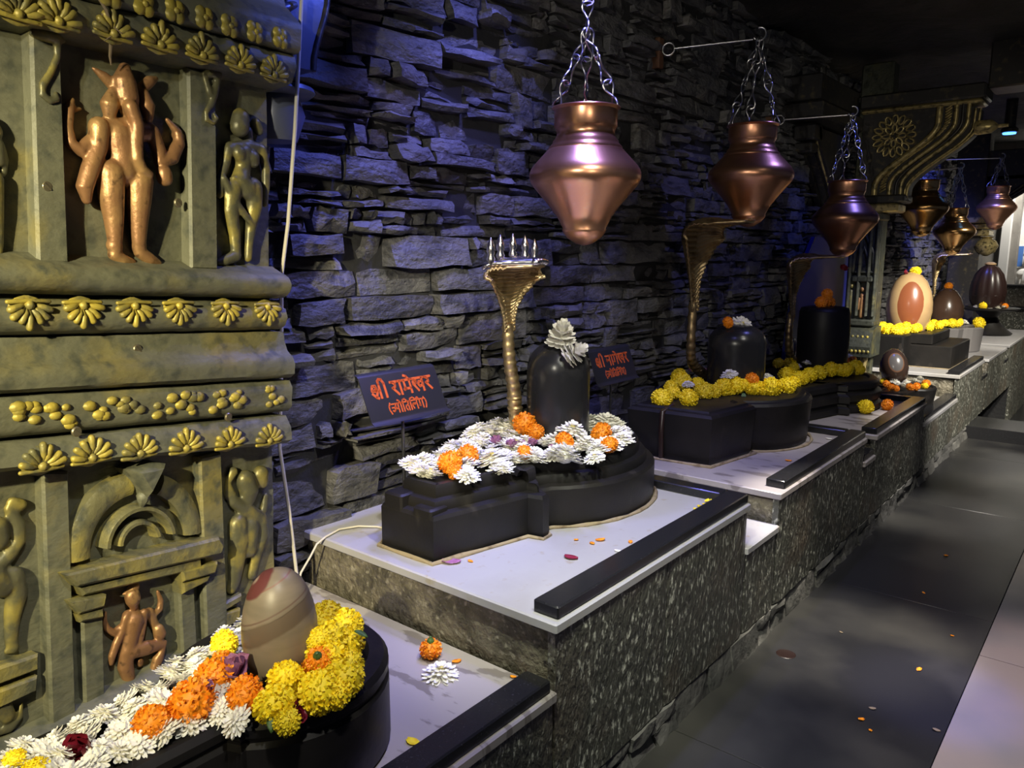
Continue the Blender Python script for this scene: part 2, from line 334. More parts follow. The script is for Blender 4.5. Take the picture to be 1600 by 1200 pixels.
platform('short low step with black kerb behind the yellow marigold platform',4.102,4.295,.44,[],mMarbD,[(4.105,4.292)],side=False)
platform('grey marble platform under the stacked round basin',4.30,5.47,.545,[4.9],mMarbD,[(4.31,5.465)],5.466)
platform('low marble bay holding the small tilted egg stone',5.472,6.575,.41,[6.0],mMarb,[(5.475,6.572)],side=False)
platform('marble platform under the square stepped basin with the tan egg',6.58,7.70,.585,[7.1],mMarb,[(6.60,7.695)])
platform('narrow low gap beyond the square stepped basin',7.702,7.945,.44,[],mBlk,None,side=False)
platform('far marble platform under the grey round vessel',7.95,9.05,.565,[8.5],mMarb,None)
platform('short dark gap beyond the grey round vessel',9.052,9.235,.44,[],mBlk,None,side=False)
platform('farthest marble platform under the black pedestal dish',9.24,11.2,.57,[9.8,10.4],mMarb,None)
# dusty rubble footing below the granite, stone by stone
ft=thing('rubble_footing','dusty rough rubble footing between granite panels and black floor','footing',(0,0,0))
y=-.6; rr=random.Random(5)
while y<7.05:
    l=rr.uniform(.10,.26); k=rr.random()
    for (z0,z1) in ([(0,.097)] if k<.55 else [(0,.05),(.052,.097)]):
        m=MB(); o_=rr.uniform(.004,.02); rows=[]
        for i in range(4):
            yy=y+.003+(l-.006)*i/3
            rows.append([(XF-.04+(.035+o_+rr.uniform(-.006,.006)-(.008 if j in(0,2) or i in (0,3) else 0)+(.012 if z0==0 and j==0 else 0)),yy+rr.uniform(-.004,.004),z0+(z1-z0)*j/2+(rr.uniform(-.004,.0) if j==2 else 0)) for j in range(3)])
        m.grid(rows); per=[r[0] for r in rows]+[rows[3][1]]+[r[2] for r in rows[::-1]]+[rows[0][1]]
        m.rings([per,[(XF-.06,p[1],p[2]) for p in per]],False,True); obj('rubble_stone',m,mRub,ft,40)
    y+=l
# granite pier under the far shelf
pier=thing('granite_pier','pale granite pier under the far end of the shelf','pier',(0,0,0))
strip_panels(pier,9.8,11.2,-.33,.098,[]); obj('pier_core',MB().box(-1.4,XF-.031,9.8,11.2,-.33,.095),mMort,pier,0)
# ================================================================ carved pillar (near)
def warpk(w):
    T=[(-.85,.03),(-.66,.03),(-.55,-.06),(-.40,-.10),(-.16,-.09),(-.10,-.06),(0,-.05),(.06,-.028),(.15,-.018),(.24,-.015),(.5,.0),(.70,.05),(.76,.066),(.84,.085),(1.4,.09)]
    for (a,ka),(b,kb) in zip(T[:-1],T[1:]):
        if a<=w<=b: return ka+(kb-ka)*(w-a)/(b-a)
    return 0
def slab(m,poly,n0,n1,ch=.006):
    """bevelled plate in the pillar's own face: poly of (u,w), n outwards"""
    c=Vector((sum(p[0] for p in poly)/len(poly),sum(p[1] for p in poly)/len(poly)))
    def ins(d):
        o=[]; L=len(poly)
        for i in range(L):
            a,b,q=Vector(poly[i-1]),Vector(poly[i]),Vector(poly[(i+1)%L]); e=((b-a).normalized(),(q-b).normalized())
            nn=Vector((e[0].y+e[1].y,-(e[0].x+e[1].x))); nn=nn.normalized() if nn.length>1e-6 else Vector((0,0))
            if nn.dot(b-c)<0: nn=-nn
            o.append(b-nn*d)
        return o
    return m.rings([[(n0,p[0],p[1]) for p in poly],[(n1-ch,p[0],p[1]) for p in poly],[(n1,p[0],p[1]) for p in ins(ch)]],False,True)
def moulding(parent,prof,u0,u1,m,name='moulding',seg=50,amp=.0025,warp=True):
    P=[]
    for (a,b) in zip(prof[:-1],prof[1:]):
        k=max(1,int(math.hypot(b[0]-a[0],b[1]-a[1])/.012)); P+=[(a[0]+(b[0]-a[0])*i/k,a[1]+(b[1]-a[1])*i/k) for i in range(k)]
    P.append(prof[-1]); rows=[]
    for i in range(seg+1):
        u=u0+(u1-u0)*i/seg; r=[]
        for (n,w) in P:
            d=amp*(nz((u,w,n),14)+.6*nz((u,w,n),45)); r.append((n+d if n>-.1 else n,u,w+(warpk(w)*u if warp else 0)+d*.7))
        rows.append(r)
    return obj(name,MB().rings(rows),m,parent,50)
def rosette(m,u,w,n,s,up=1,k=0,half=True):
    """fan of seven petals over a bead, as the cornice carries"""
    r=random.Random(k)
    angs=[15,40,65,90,115,140,165] if half else [i*45 for i in range(8)]
    for a in angs:
        a=R(a+r.uniform(-4,4)); L=s*(1.0 if half and abs(a-pi/2)<.3 else .86)*r.uniform(.93,1.05); d=(math.cos(a),math.sin(a)*up)
        pts=[(n+.004,u+d[0]*s*.18,w+d[1]*s*.18),(n+.012,u+d[0]*L*.6,w+d[1]*L*.6),(n+.010,u+d[0]*L,w+d[1]*L)]
        m.tube(pts,[s*.07,s*.14,s*.16],6,round_=True)
    m.ball((n+.008,u,w+up*s*.08 if half else w),s*.22,8)
    if half: m.ball((n-.002,u,w+up*s*.30),s*.82,12,(.16,1,.78))
    if half: m.tube([(n+.006,u-s*.85,w-up*s*.06),(n+.008,u,w-up*s*.10),(n+.006,u+s*.85,w-up*s*.06)],s*.10,6,round_=True)
    return m
def relief(name,strokes,parent,m,lift=.012,flat=.8,vox=.0042,label=None,front={}):
    b=MB()
    for i,st in enumerate(strokes):
        b.tube([(lift+r*.35+front.get(i,0),u,w) for (u,w,r) in st],[r for _,_,r in st],16,round_=True)
    b.v=[(lift+(v[0]-lift)*flat,v[1],v[2]) for v in b.v]
    o=obj(name,b,m,parent,0,label=label); o.data.shade_smooth()
    rm=o.modifiers.new('merge','REMESH'); rm.mode='VOXEL'; rm.voxel_size=vox; rm.use_smooth_shade=True
    sm=o.modifiers.new('soften','SMOOTH'); sm.iterations=5; sm.factor=.5
    return o
GANESHA = [[(-0.061,0.693,0.0133),(-0.067,0.666,0.0254),(-0.063,0.63,0.0265),(-0.058,0.61,0.0215)],[(-0.079,0.648,0.0132),(-0.104,0.667,0.011),(-0.126,0.678,0.0045)],[(-0.092,0.633,0.0131),(-0.102,0.608,0.0201),(-0.101,0.59,0.0141)],[(-0.015,0.663,0.0126),(0.005,0.683,0.0127),(0.022,0.692,0.0064)],[(-0.017,0.649,0.0126),(-0.011,0.625,0.0178),(-0.008,0.6,0.0116)],[(-0.067,0.609,0.0162),(-0.054,0.574,0.0159),(-0.057,0.534,0.0149),(-0.056,0.5,0.0139),(-0.043,0.479,0.0125),(-0.025,0.472,0.0089)],[(-0.121,0.557,0.022),(-0.068,0.559,0.0308),(-0.005,0.571,0.0212)],[(-0.081,0.551,0.0336),(-0.074,0.513,0.0328),(-0.072,0.478,0.0319)],[(-0.127,0.558,0.0219),(-0.13,0.514,0.0189),(-0.15,0.467,0.0188),(-0.164,0.427,0.0177),(-0.159,0.404,0.0109)],[(-0.138,0.528,0.0149),(-0.165,0.504,0.0157),(-0.183,0.516,0.0126),(-0.189,0.547,0.0116),(-0.183,0.581,0.0106)],[(-0.182,0.588,0.0116),(-0.173,0.605,0.0058)],[(-0.173,0.586,0.0078),(-0.156,0.59,0.0039)],[(0.0,0.571,0.018),(0.018,0.533,0.0161),(0.021,0.507,0.014),(0.027,0.49,0.0141)],[(0.021,0.507,0.0151),(0.05,0.522,0.0186),(0.073,0.558,0.0143),(0.07,0.584,0.011),(0.045,0.606,0.0054)],[(0.074,0.577,0.0132),(0.096,0.573,0.0078)],[(0.026,0.484,0.0184),(0.028,0.471,0.0184)],[(-0.102,0.467,0.0294),(-0.103,0.419,0.0275),(-0.098,0.37,0.0215),(-0.096,0.32,0.0155)],[(-0.096,0.312,0.0176),(-0.095,0.305,0.0165)],[(-0.096,0.292,0.0145),(-0.076,0.281,0.0136),(-0.053,0.276,0.0095)],[(-0.036,0.458,0.0315),(-0.038,0.411,0.0274),(-0.039,0.365,0.0211),(-0.038,0.323,0.0159)],[(-0.036,0.315,0.017),(-0.036,0.31,0.016)],[(-0.033,0.3,0.0149),(-0.009,0.286,0.0141),(0.015,0.277,0.0082)],[(-0.106,0.474,0.0132),(-0.07,0.459,0.0176),(-0.023,0.473,0.0159)]]
LADY = [[(0.26,0.653,0.0239),(0.255,0.629,0.0262)],[(0.318,0.65,0.0147),(0.328,0.634,0.0136)],[(0.291,0.625,0.0134),(0.294,0.602,0.0122)],[(0.231,0.573,0.0166),(0.287,0.585,0.0182),(0.332,0.587,0.0161)],[(0.25,0.564,0.0191),(0.253,0.558,0.018)],[(0.293,0.558,0.0207),(0.296,0.551,0.0183)],[(0.271,0.568,0.0254),(0.268,0.526,0.0218),(0.255,0.495,0.0301),(0.276,0.48,0.0328)],[(0.224,0.569,0.013),(0.214,0.53,0.0106),(0.194,0.488,0.0117),(0.194,0.453,0.0094)],[(0.331,0.584,0.0149),(0.346,0.537,0.0125),(0.344,0.488,0.0113),(0.34,0.445,0.0088)],[(0.234,0.475,0.0263),(0.227,0.416,0.0215),(0.24,0.358,0.0157),(0.244,0.31,0.0134)],[(0.242,0.304,0.0158),(0.206,0.29,0.0132),(0.189,0.285,0.0095)],[(0.295,0.482,0.0282),(0.301,0.435,0.0234),(0.292,0.386,0.016),(0.285,0.337,0.0123),(0.281,0.3,0.0111)],[(0.201,0.494,0.0082),(0.229,0.445,0.0095),(0.266,0.407,0.0097),(0.29,0.385,0.0074)],[(0.231,0.498,0.0083),(0.276,0.486,0.0085),(0.316,0.479,0.0074)]]
LADYL = [[(-0.339,0.528,0.0178),(-0.331,0.512,0.0179)],[(-0.329,0.487,0.0179),(-0.325,0.453,0.0153),(-0.314,0.459,0.0091)],[(-0.319,0.489,0.0099),(-0.311,0.464,0.0082),(-0.314,0.437,0.0064)],[(-0.338,0.424,0.0206),(-0.338,0.363,0.018),(-0.334,0.305,0.0118),(-0.335,0.283,0.01)]]
DANCER = [[(-0.089,-0.498,0.0184),(-0.087,-0.511,0.0176),(-0.084,-0.526,0.0105)],[(-0.082,-0.479,0.0136),(-0.097,-0.486,0.0064),(-0.107,-0.489,0.0032)],[(-0.077,-0.535,0.0089),(-0.078,-0.549,0.0089)],[(-0.097,-0.545,0.0136),(-0.08,-0.56,0.0162),(-0.051,-0.559,0.0139)],[(-0.085,-0.561,0.0241),(-0.092,-0.589,0.0209),(-0.099,-0.615,0.0201),(-0.102,-0.631,0.0209)],[(-0.104,-0.546,0.0104),(-0.115,-0.576,0.0095),(-0.13,-0.599,0.0103),(-0.143,-0.627,0.0094),(-0.144,-0.644,0.0055)],[(-0.113,-0.566,0.008),(-0.133,-0.574,0.0095),(-0.148,-0.558,0.0078),(-0.153,-0.538,0.0062),(-0.15,-0.519,0.0047)],[(-0.045,-0.557,0.0107),(-0.027,-0.568,0.01),(-0.012,-0.561,0.0092),(-0.008,-0.541,0.0075),(-0.015,-0.515,0.0042)],[(-0.042,-0.558,0.0123),(-0.03,-0.589,0.0108),(-0.022,-0.61,0.01)],[(-0.022,-0.608,0.0141),(-0.019,-0.622,0.0158)],[(-0.061,-0.549,0.0098),(-0.064,-0.578,0.0081),(-0.072,-0.605,0.0089),(-0.079,-0.627,0.0081)],[(-0.106,-0.634,0.0184),(-0.109,-0.666,0.0185),(-0.098,-0.711,0.0138),(-0.088,-0.747,0.009)],[(-0.089,-0.753,0.009),(-0.108,-0.757,0.0081),(-0.122,-0.758,0.0048)],[(-0.093,-0.634,0.0177),(-0.057,-0.64,0.0188),(-0.014,-0.65,0.0142),(-0.027,-0.68,0.0142),(-0.041,-0.71,0.0116),(-0.04,-0.733,0.0083)],[(-0.036,-0.736,0.0092),(-0.017,-0.757,0.0076),(-0.006,-0.767,0.0042)],[(-0.071,-0.67,0.0098),(-0.07,-0.677,0.009)]]
YALIR = [[(0.258,-0.293,0.0274),(0.27,-0.329,0.029),(0.268,-0.348,0.0218)],[(0.311,-0.289,0.025),(0.318,-0.314,0.0192)],[(0.22,-0.264,0.0142),(0.204,-0.29,0.0099),(0.2,-0.325,0.0113)],[(0.204,-0.297,0.0099),(0.216,-0.343,0.0171),(0.263,-0.38,0.0218),(0.31,-0.419,0.0208),(0.314,-0.466,0.0209),(0.29,-0.513,0.0178),(0.276,-0.57,0.0148)],[(0.227,-0.411,0.0286),(0.229,-0.456,0.0302),(0.221,-0.514,0.0245),(0.214,-0.565,0.0187),(0.206,-0.585,0.0158)],[(0.267,-0.429,0.0292),(0.263,-0.489,0.0263)],[(0.331,-0.356,0.0105),(0.325,-0.392,0.0119)],[(0.187,-0.631,0.0072),(0.222,-0.636,0.0087)]]
YALIL = [[(-0.334,-0.215,0.0119),(-0.319,-0.224,0.0131)],[(-0.342,-0.227,0.0108),(-0.325,-0.265,0.0142),(-0.327,-0.298,0.0142),(-0.35,-0.324,0.0162),(-0.381,-0.342,0.0159)],[(-0.368,-0.257,0.0212),(-0.367,-0.285,0.0213)],[(-0.345,-0.37,0.0238),(-0.338,-0.406,0.0218),(-0.349,-0.455,0.0164),(-0.353,-0.5,0.0131),(-0.349,-0.522,0.0121)],[(-0.388,-0.359,0.0316),(-0.367,-0.379,0.0268)],[(-0.347,-0.523,0.0088),(-0.362,-0.523,0.0076)]]
CURLL = [[(-0.389,-0.629,0.0195),(-0.376,-0.642,0.0185),(-0.371,-0.659,0.0164)],[(-0.339,-0.648,0.0045),(-0.345,-0.674,0.0089),(-0.365,-0.69,0.0099),(-0.398,-0.685,0.0087)]]
HOODL = [[(-0.26,0.708,0.0083),(-0.241,0.713,0.0158),(-0.217,0.713,0.0141),(-0.202,0.711,0.0066)],[(-0.213,0.708,0.0085),(-0.214,0.676,0.0076),(-0.23,0.641,0.0075),(-0.247,0.614,0.0084),(-0.248,0.596,0.0084),(-0.233,0.588,0.0085),(-0.22,0.595,0.0085),(-0.22,0.604,0.0057)]]
HOODR = [[(0.138,0.728,0.009),(0.156,0.735,0.0125),(0.181,0.736,0.0104)],[(0.141,0.718,0.0079),(0.152,0.688,0.0102)],[(0.178,0.727,0.0092),(0.166,0.691,0.0103),(0.156,0.661,0.0091),(0.141,0.642,0.0068),(0.141,0.623,0.008),(0.162,0.619,0.0069),(0.173,0.635,0.0069),(0.164,0.641,0.0046)]]
ROS_UP= [(-0.317,0.726),(-0.243,0.735),(-0.13,0.744),(-0.022,0.752),(0.087,0.758),(0.196,0.764),(0.304,0.767)]
SQ_UP= [(-0.141,0.813),(-0.066,0.819),(0.01,0.828),(0.087,0.837),(0.158,0.84),(0.234,0.848),(0.317,0.857)]
PETAL= [(-0.308,0.17),(-0.2,0.168),(-0.082,0.166),(0.031,0.165),(0.166,0.163),(0.301,0.159)]
BLOB= [(-0.329,-0.021),(-0.258,-0.027),(-0.176,-0.033),(-0.102,-0.038),(-0.023,-0.038),(0.05,-0.04),(0.128,-0.042),(0.2,-0.047),(0.31,-0.052)]
ROS_LO= [(-0.309,-0.122),(-0.206,-0.124),(-0.095,-0.135),(0.025,-0.144),(0.154,-0.156),(0.284,-0.169)]
SCREW= [(-0.065,0.082),(-0.234,-0.078),(0.155,-0.101),(-0.246,0.42),(0.058,0.419)]
pil=thing('carved_pillar','dark green gilded carved pillar with copper elephant-headed relief at left','pillar',(-1.80,.85,1.2))
pil.rotation_euler=(R(-2.75),0,R(10))
U0,U1=-.85,.365
rows=[]                                            # the shaft: a plate with worn, uneven face
for i in range(64):
    u=U0+(U1-U0)*i/63; rows.append([(.004*nz((u,w,0),6)+.002*nz((u,w,5),22),u,w) for w in [-.765+2.165*j/110 for j in range(111)]])
m=MB().grid(rows); per=[r[0] for r in rows]+rows[-1][1:]+[r[-1] for r in rows[-2::-1]]+rows[0][-2:0:-1]
m.rings([per,[(-.12,p[1],p[2]) for p in per]],False,True); obj('shaft',m,mPil,pil,50)
arc=lambda cn,cw,r,a0,a1,k=8,rw=None: [(cn+r*math.cos(R(a0+(a1-a0)*i/k)),cw+(rw or r)*math.sin(R(a0+(a1-a0)*i/k))) for i in range(k+1)]
moulding(pil,[(-.05,.72),(.05,.732),(.075,.739),(.092,.772),(.085,.797),(.075,.802),(-.05,.802)],U0,.385,mPil,'cornice')
moulding(pil,[(-.05,.80),(.092,.802),(.102,.81),(.105,.865),(.090,.885),(.05,.92),(.035,1.0),(-.05,1.0)],U0,.388,mPil,'cornice')
moulding(pil,[(-.05,.198)]+arc(.028,.235,.044,-88,80,9,.034)+[(.0,.285),(-.05,.285)],U0,.375,mPil)
moulding(pil,[(-.05,.118),(.03,.118),(.052,.128),(.062,.15),(.055,.172),(.03,.184),(.012,.196),(-.05,.196)],U0,.37,mPil)
moulding(pil,[(-.05,-.006),(.055,-.004),(.070,.006),(.072,.03),(.066,.048),(.045,.062),(.035,.085),(.03,.112),(-.05,.116)],U0,.385,mPil)
moulding(pil,[(-.05,-.098),(.05,-.094),(.064,-.08),(.066,-.03),(.055,-.012),(-.05,-.008)],U0,.38,mPil)
moulding(pil,[(-.05,-.175),(.055,-.172),(.078,-.160),(.074,-.13),(.056,-.104),(-.05,-.10)],U0,.365,mPil)
moulding(pil,[(-.05,-.765),(.06,-.765),(.062,-.725),(.045,-.705),(.0,-.69),(-.05,-.69)],U0,.37,mPil,'plinth')
for i,(u,w) in enumerate(ROS_UP): obj('rosette',rosette(MB(),u,w-.011,.086,.047,1,i),mOrn,pil,60)
for i,(u,w) in enumerate(SQ_UP):
    m=MB(); 
    for a in (45,135,225,315):
        a=R(a); m.ball((.104,u+.014*math.cos(a),w-.006+.014*math.sin(a)),.015,8,(.6,1,1))
    obj('flower_block',m.ball((.108,u,w-.006),.008,8),mOrn,pil,60)
for i,(u,w) in enumerate(PETAL): obj('lotus_petal',rosette(MB(),u,w+.018,.052,.046,-1,i+20),mOrn,pil,60)
for i,(u,w) in enumerate(BLOB):
    m=MB(); q=random.Random(i)
    for k in range(7): m.ball((.066,u+q.uniform(-.028,.028),w-.012+q.uniform(-.024,.024)),q.uniform(.009,.016),8,(.6,1.1,.8))
    obj('leaf_scroll',m,mOrn,pil,60)
for i,(u,w) in enumerate(ROS_LO): obj('rosette',rosette(MB(),u,w-.018,.068,.048,1,i+40),mOrn,pil,60)
for (u,w) in SCREW:
    n=.07 if w<.0 else (.036 if w<.1 else .03)
    obj('screw_head',MB().lathe([(.0,0),(.011,0),(.011,.003),(.009,.005),(.0,.0055)],(0,0,0),14,False).box(-.009,.009,-.0014,.0014,.0050,.0066).xf(Matrix.Translation((n,u,w))@Matrix.Rotation(pi/2,4,'Y')@Matrix.Rotation(.8,4,'Z')),mScrew,pil)
P=lambda name,polys,n1,mm=mPil,n0=-.01,ch=.007: [obj(name,slab(MB(),p,n0,n1,ch),mm,pil,30) for p in polys]
P('pilaster',[[(-.272,.268),(-.208,.268),(-.203,.72),(-.262,.72)],[(.088,.266),(.168,.266),(.176,.735),(.096,.735)],[(-.470,.27),(-.43,.27),(-.43,.72),(-.465,.72)]],.034)
P('pilaster',[[(-.295,-.742),(-.239,-.742),(-.228,-.17),(-.284,-.16)],[(.105,-.70),(.176,-.70),(.168,-.20),(.100,-.20)]],.030)
P('pilaster',[[(-.216,-.74),(-.167,-.74),(-.161,-.50),(-.212,-.50)],[(.040,-.74),(.086,-.73),(.080,-.485),(.034,-.485)]],.022)
P('lintel',[[(-.240,-.417),(.134,-.457),(.145,-.437),(.130,-.410),(-.265,-.381)]],.062,mPilG); P('lintel',[[(-.220,-.447),(.084,-.481),(.084,-.450),(-.230,-.424)]],.048,mPilG)
P('corbel',[[(-.233,-.483),(-.175,-.487),(-.169,-.460),(-.255,-.445)],[(.026,-.498),(.123,-.506),(.132,-.478),(.023,-.468)]],.052,mPilG); P('corbel',[[(-.226,-.507),(-.172,-.515),(-.172,-.490),(-.235,-.484)],[(.032,-.533),(.108,-.525),(.115,-.508),(.030,-.500)]],.042,mPilG)
P('bracket_block',[[(.158,-.681),(.215,-.672),(.220,-.640),(.160,-.632)],[(.16,-.63),(.222,-.622),(.225,-.60),(.165,-.605)],[(-.47,-.575),(-.312,-.580),(-.310,-.545),(-.47,-.535)],[(-.47,-.63),(-.318,-.625),(-.314,-.592),(-.47,-.585)]],.030,mPilG)
def archband(r0,r1,a0,a1,n1,uc=-.068,wc=-.375):
    k=18; inn=[]; out=[]
    rows=[]
    for i in range(k+1):
        a=R(a0+(a1-a0)*i/k); c,s=math.cos(a),math.sin(a); sl=lambda r:(uc+r*c,wc+r*s-.09*r*c)
        rm_=(r0+r1)/2; prof=[(-.01,r0),(n1*.75,r0+.002),(n1,rm_-.2*(r1-r0)),(n1,rm_+.2*(r1-r0)),(n1*.75,r1-.002),(-.01,r1)]
        rows.append([(n,*sl(r)) for n,r in prof])
    obj('arch_ring',MB().rings(rows),mPilG,pil,50)
archband(.040,.058,8,176,.030); archband(.074,.094,6,176,.036); archband(.118,.172,96,184,.032); archband(.118,.172,-2,66,.032)
obj('keystone',slab(MB(),[(-.066,-.262),(-.016,-.190),(-.055,-.178),(-.108,-.188)],-.01,.075,.02).tube([(.04,-.066,-.262),(.03,-.064,-.285)],[.016,.006],8,round_=True),mPil,pil,40)
relief('elephant_headed_figure',GANESHA,pil,mFig,.010,.95,.0028,'copper-painted elephant-headed standing figure',{0:.012,1:.004,2:.012,4:.012,5:.036,3:.004,8:.010,9:.002,12:.008,13:.008,15:.012,22:.008,16:.004,19:.004})
relief('standing_woman_figure',LADY,pil,mFigG,.006,.85,.0030,None,{0:.008,4:.012,5:.012,7:.006,8:.006,12:.018,13:.018,11:.004}); relief('standing_woman_figure',LADYL,pil,mFigG,.006,.85,.0040)
relief('dancing_figure',DANCER,pil,mFig,.006,.85,.0025,'copper-painted dancing figure with raised knee',{0:.008,1:.006,5:.006,10:.012,13:.008,9:.006})
relief('rearing_lion_figure',YALIR,pil,mFigG,.004,.8,.0042); relief('rearing_lion_figure',YALIL,pil,mFigG,.004,.8,.0042); relief('spiral_boss',CURLL,pil,mFigG,.004,.8,.0042)
relief('serpent_bracket',HOODL,pil,mFigG,.034,.8,.0034); relief('serpent_bracket',HOODR,pil,mFigG,.034,.8,.0034)
m=MB().tube([(.098,-.165,.80),(.104,-.150,.775),(.088,-.130,.735),(.06,-.117,.700),(.052,-.110,.685)],[.003,.004,.005,.003,.0015],6)
for a,b,c,d in ((-.150,.775,-.165,.745),(-.130,.735,-.155,.715),(-.14,.755,-.115,.74)): m.tube([(.095,a,b),(.10,c,d)],[.002,.001],5)
tg=obj('dry_twig',m,mTwig,None,60); tg.matrix_world=Matrix.Translation((-1.80,.85,1.2))@Matrix.Rotation(R(10),4,'Z')@Matrix.Rotation(R(-2.75),4,'X'); tag(tg,'dry dusty twig caught on the upper cornice of left pillar','twig')
# scroll bracket that carries the beam behind the near pillar
def scrollband(m,path,w0,w1,axis,th):
    """ribbon of thickness th following path (a,z) and spanning w0..w1 across"""
    rows=[]
    for i,(a,z) in enumerate(path):
        p0=path[max(i-1,0)]; p1=path[min(i+1,len(path)-1)]; t=Vector((p1[0]-p0[0],p1[1]-p0[1])).normalized(); nn=(-t.y,t.x)
        q=[(a,z),(a+nn[0]*th,z+nn[1]*th)]
        f=(lambda s,p:(p[0],s,p[1])) if axis=='y' else (lambda s,p:(s,p[0],p[1]))
        rows.append([f(w0,q[0]),f(w1,q[0]),f(w1,q[1]),f(w0,q[1])])
    return m.rings(rows)
def scurve(a0,z0,a1,z1,n=18):
    return [(a0+(a1-a0)*(t+.0),z0+(z1-z0)*t) if False else (a0+(a1-a0)*(3*t*t-2*t*t*t),z0+(z1-z0)*t) for t in [i/n for i in range(n+1)]]
br=thing('scroll_bracket','blue-lit scroll bracket behind upper right edge of near carved pillar','bracket',(0,0,0))
poly=[(1.245,2.0),(1.40,2.0)]+[(1.40+.06*(3*t*t-2*t**3),2.0+.22*t) for t in [i/6 for i in range(1,7)]]+[(1.46+.34*(t*t),2.22+.36*math.sin(t*pi/2)) for t in [i/6 for i in range(1,7)]]+[(1.80,2.85),(1.245,2.85)]
obj('scroll_body',MB().prism(poly,'x',-2.02,-1.86),mBlueC,br,30)
for k in range(9): obj('flute',MB().tube([(-1.862,1.25,2.035+k*.055),(-1.852,1.29,2.025+k*.055),(-1.862,1.34,2.05+k*.055)],[.010,.016,.010],8,round_=True),mBlueC,br,60)
obj('scroll_edge',MB().tube([(-1.862,p[0]-.008,p[1]) for p in poly[1:-2]],.010,8),mDark,br,60)
obj('foot_disc',MB().lathe([(.0,0),(.10,0),(.115,.012),(.11,.024),(.0,.03)],(-1.95,1.32,1.93),28,False).lathe([(.07,0),(.085,-.05),(.06,-.12)],(-1.95,1.32,1.93),20),mBlueC,br,40)
# ---------------------------------------------------------------- far carved pillar with its two scroll brackets
p2=thing('carved_pillar','dark far pillar with rosette scroll bracket carrying the beam','pillar',(0,0,0))
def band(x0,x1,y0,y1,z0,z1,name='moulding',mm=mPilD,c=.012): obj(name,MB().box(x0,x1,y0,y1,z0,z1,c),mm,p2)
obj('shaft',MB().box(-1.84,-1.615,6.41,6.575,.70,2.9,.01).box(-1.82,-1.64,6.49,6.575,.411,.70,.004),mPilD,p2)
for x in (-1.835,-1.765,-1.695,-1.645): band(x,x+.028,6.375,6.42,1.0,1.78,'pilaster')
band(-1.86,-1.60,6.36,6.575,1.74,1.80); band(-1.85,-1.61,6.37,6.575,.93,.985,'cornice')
fx=lambda S: [[(6.40,x,z) for x,z in s] for s in S]
def rel2(name,S,mm,r):
    m=MB()
    for s in S: m.tube([(x,6.405,z) for x,z in s],r,10,round_=True)
    o=obj(name,m,mm,p2,60); return o
rel2('canopy_arch',[[(-1.80,1.36),(-1.795,1.50),(-1.725,1.64),(-1.655,1.50),(-1.645,1.36)],[(-1.77,1.36),(-1.76,1.46),(-1.725,1.54),(-1.69,1.46),(-1.68,1.36)]],mPilD,.018)
rel2('shrine_figure',[[(-1.715,1.17),(-1.715,1.08),(-1.715,1.01)],[(-1.735,1.14),(-1.74,1.07)],[(-1.695,1.14),(-1.69,1.07)],[(-1.715,1.215),(-1.715,1.22)]],mFig,.018)
band(-1.80,-1.64,6.375,6.42,1.27,1.325,'lintel'); band(-1.79,-1.63,6.385,6.42,1.335,1.365,'lintel')
rel2('side_figure',[[(-1.80,1.20),(-1.80,1.10),(-1.80,1.02)],[(-1.80,1.24),(-1.80,1.245)]],mFigG,.016); rel2('side_figure',[[(-1.63,1.20),(-1.63,1.10),(-1.63,1.02)],[(-1.63,1.24),(-1.63,1.245)]],mFigG,.014)
obj('sloped_cornice',MB().prism([(6.575,.70),(6.30,.70),(6.285,.78),(6.34,.90),(6.41,.93),(6.575,.93)],'x',-1.87,-1.60),mPilD,p2,30)
for k in range(9): obj('drop_bead',MB().ball((-1.855+.030*k,6.295,.745),.014,8),mOrn,p2,60)
for k in range(7): obj('drop_bead',MB().ball((-1.85+.036*k,6.325,.855),.013,8),mOrn,p2,60)
for x in (-1.81,-1.73,-1.66): obj('colonnette',MB().lathe([(.03,.412),(.034,.45),(.022,.50),(.032,.56),(.020,.62),(.032,.68),(.03,.70)],(x,6.37,0),12),mGilt,p2)
# capital on the near side with its fluted scroll, seen from the side
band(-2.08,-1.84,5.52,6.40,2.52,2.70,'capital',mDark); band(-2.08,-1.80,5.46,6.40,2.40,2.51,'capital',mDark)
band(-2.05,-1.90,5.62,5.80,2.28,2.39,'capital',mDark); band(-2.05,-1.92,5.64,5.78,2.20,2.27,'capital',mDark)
path=[(5.72+.52*(3*t*t-2*t**3),2.38-.62*t) for t in [i/16 for i in range(17)]]
for x0,x1,d in ((-2.06,-2.02,0),(-2.0,-1.96,.01),(-1.94,-1.90,0)):
    m=MB(); scrollband(m,[(a+d,z) for a,z in path],x0,x1,'x',.05); obj('scroll_flute',m,mDark,p2,40)
obj('scroll_core',MB().prism([(a+.03,z) for a,z in path]+[(6.36,1.76),(6.36,2.38)],'x',-2.08,-1.93),mDark,p2,30)
for d in (0,.05,.10): obj('gilt_rib',MB().tube([(-1.925,a+d,z) for a,z in path],.008,6),mGilt,p2,60)
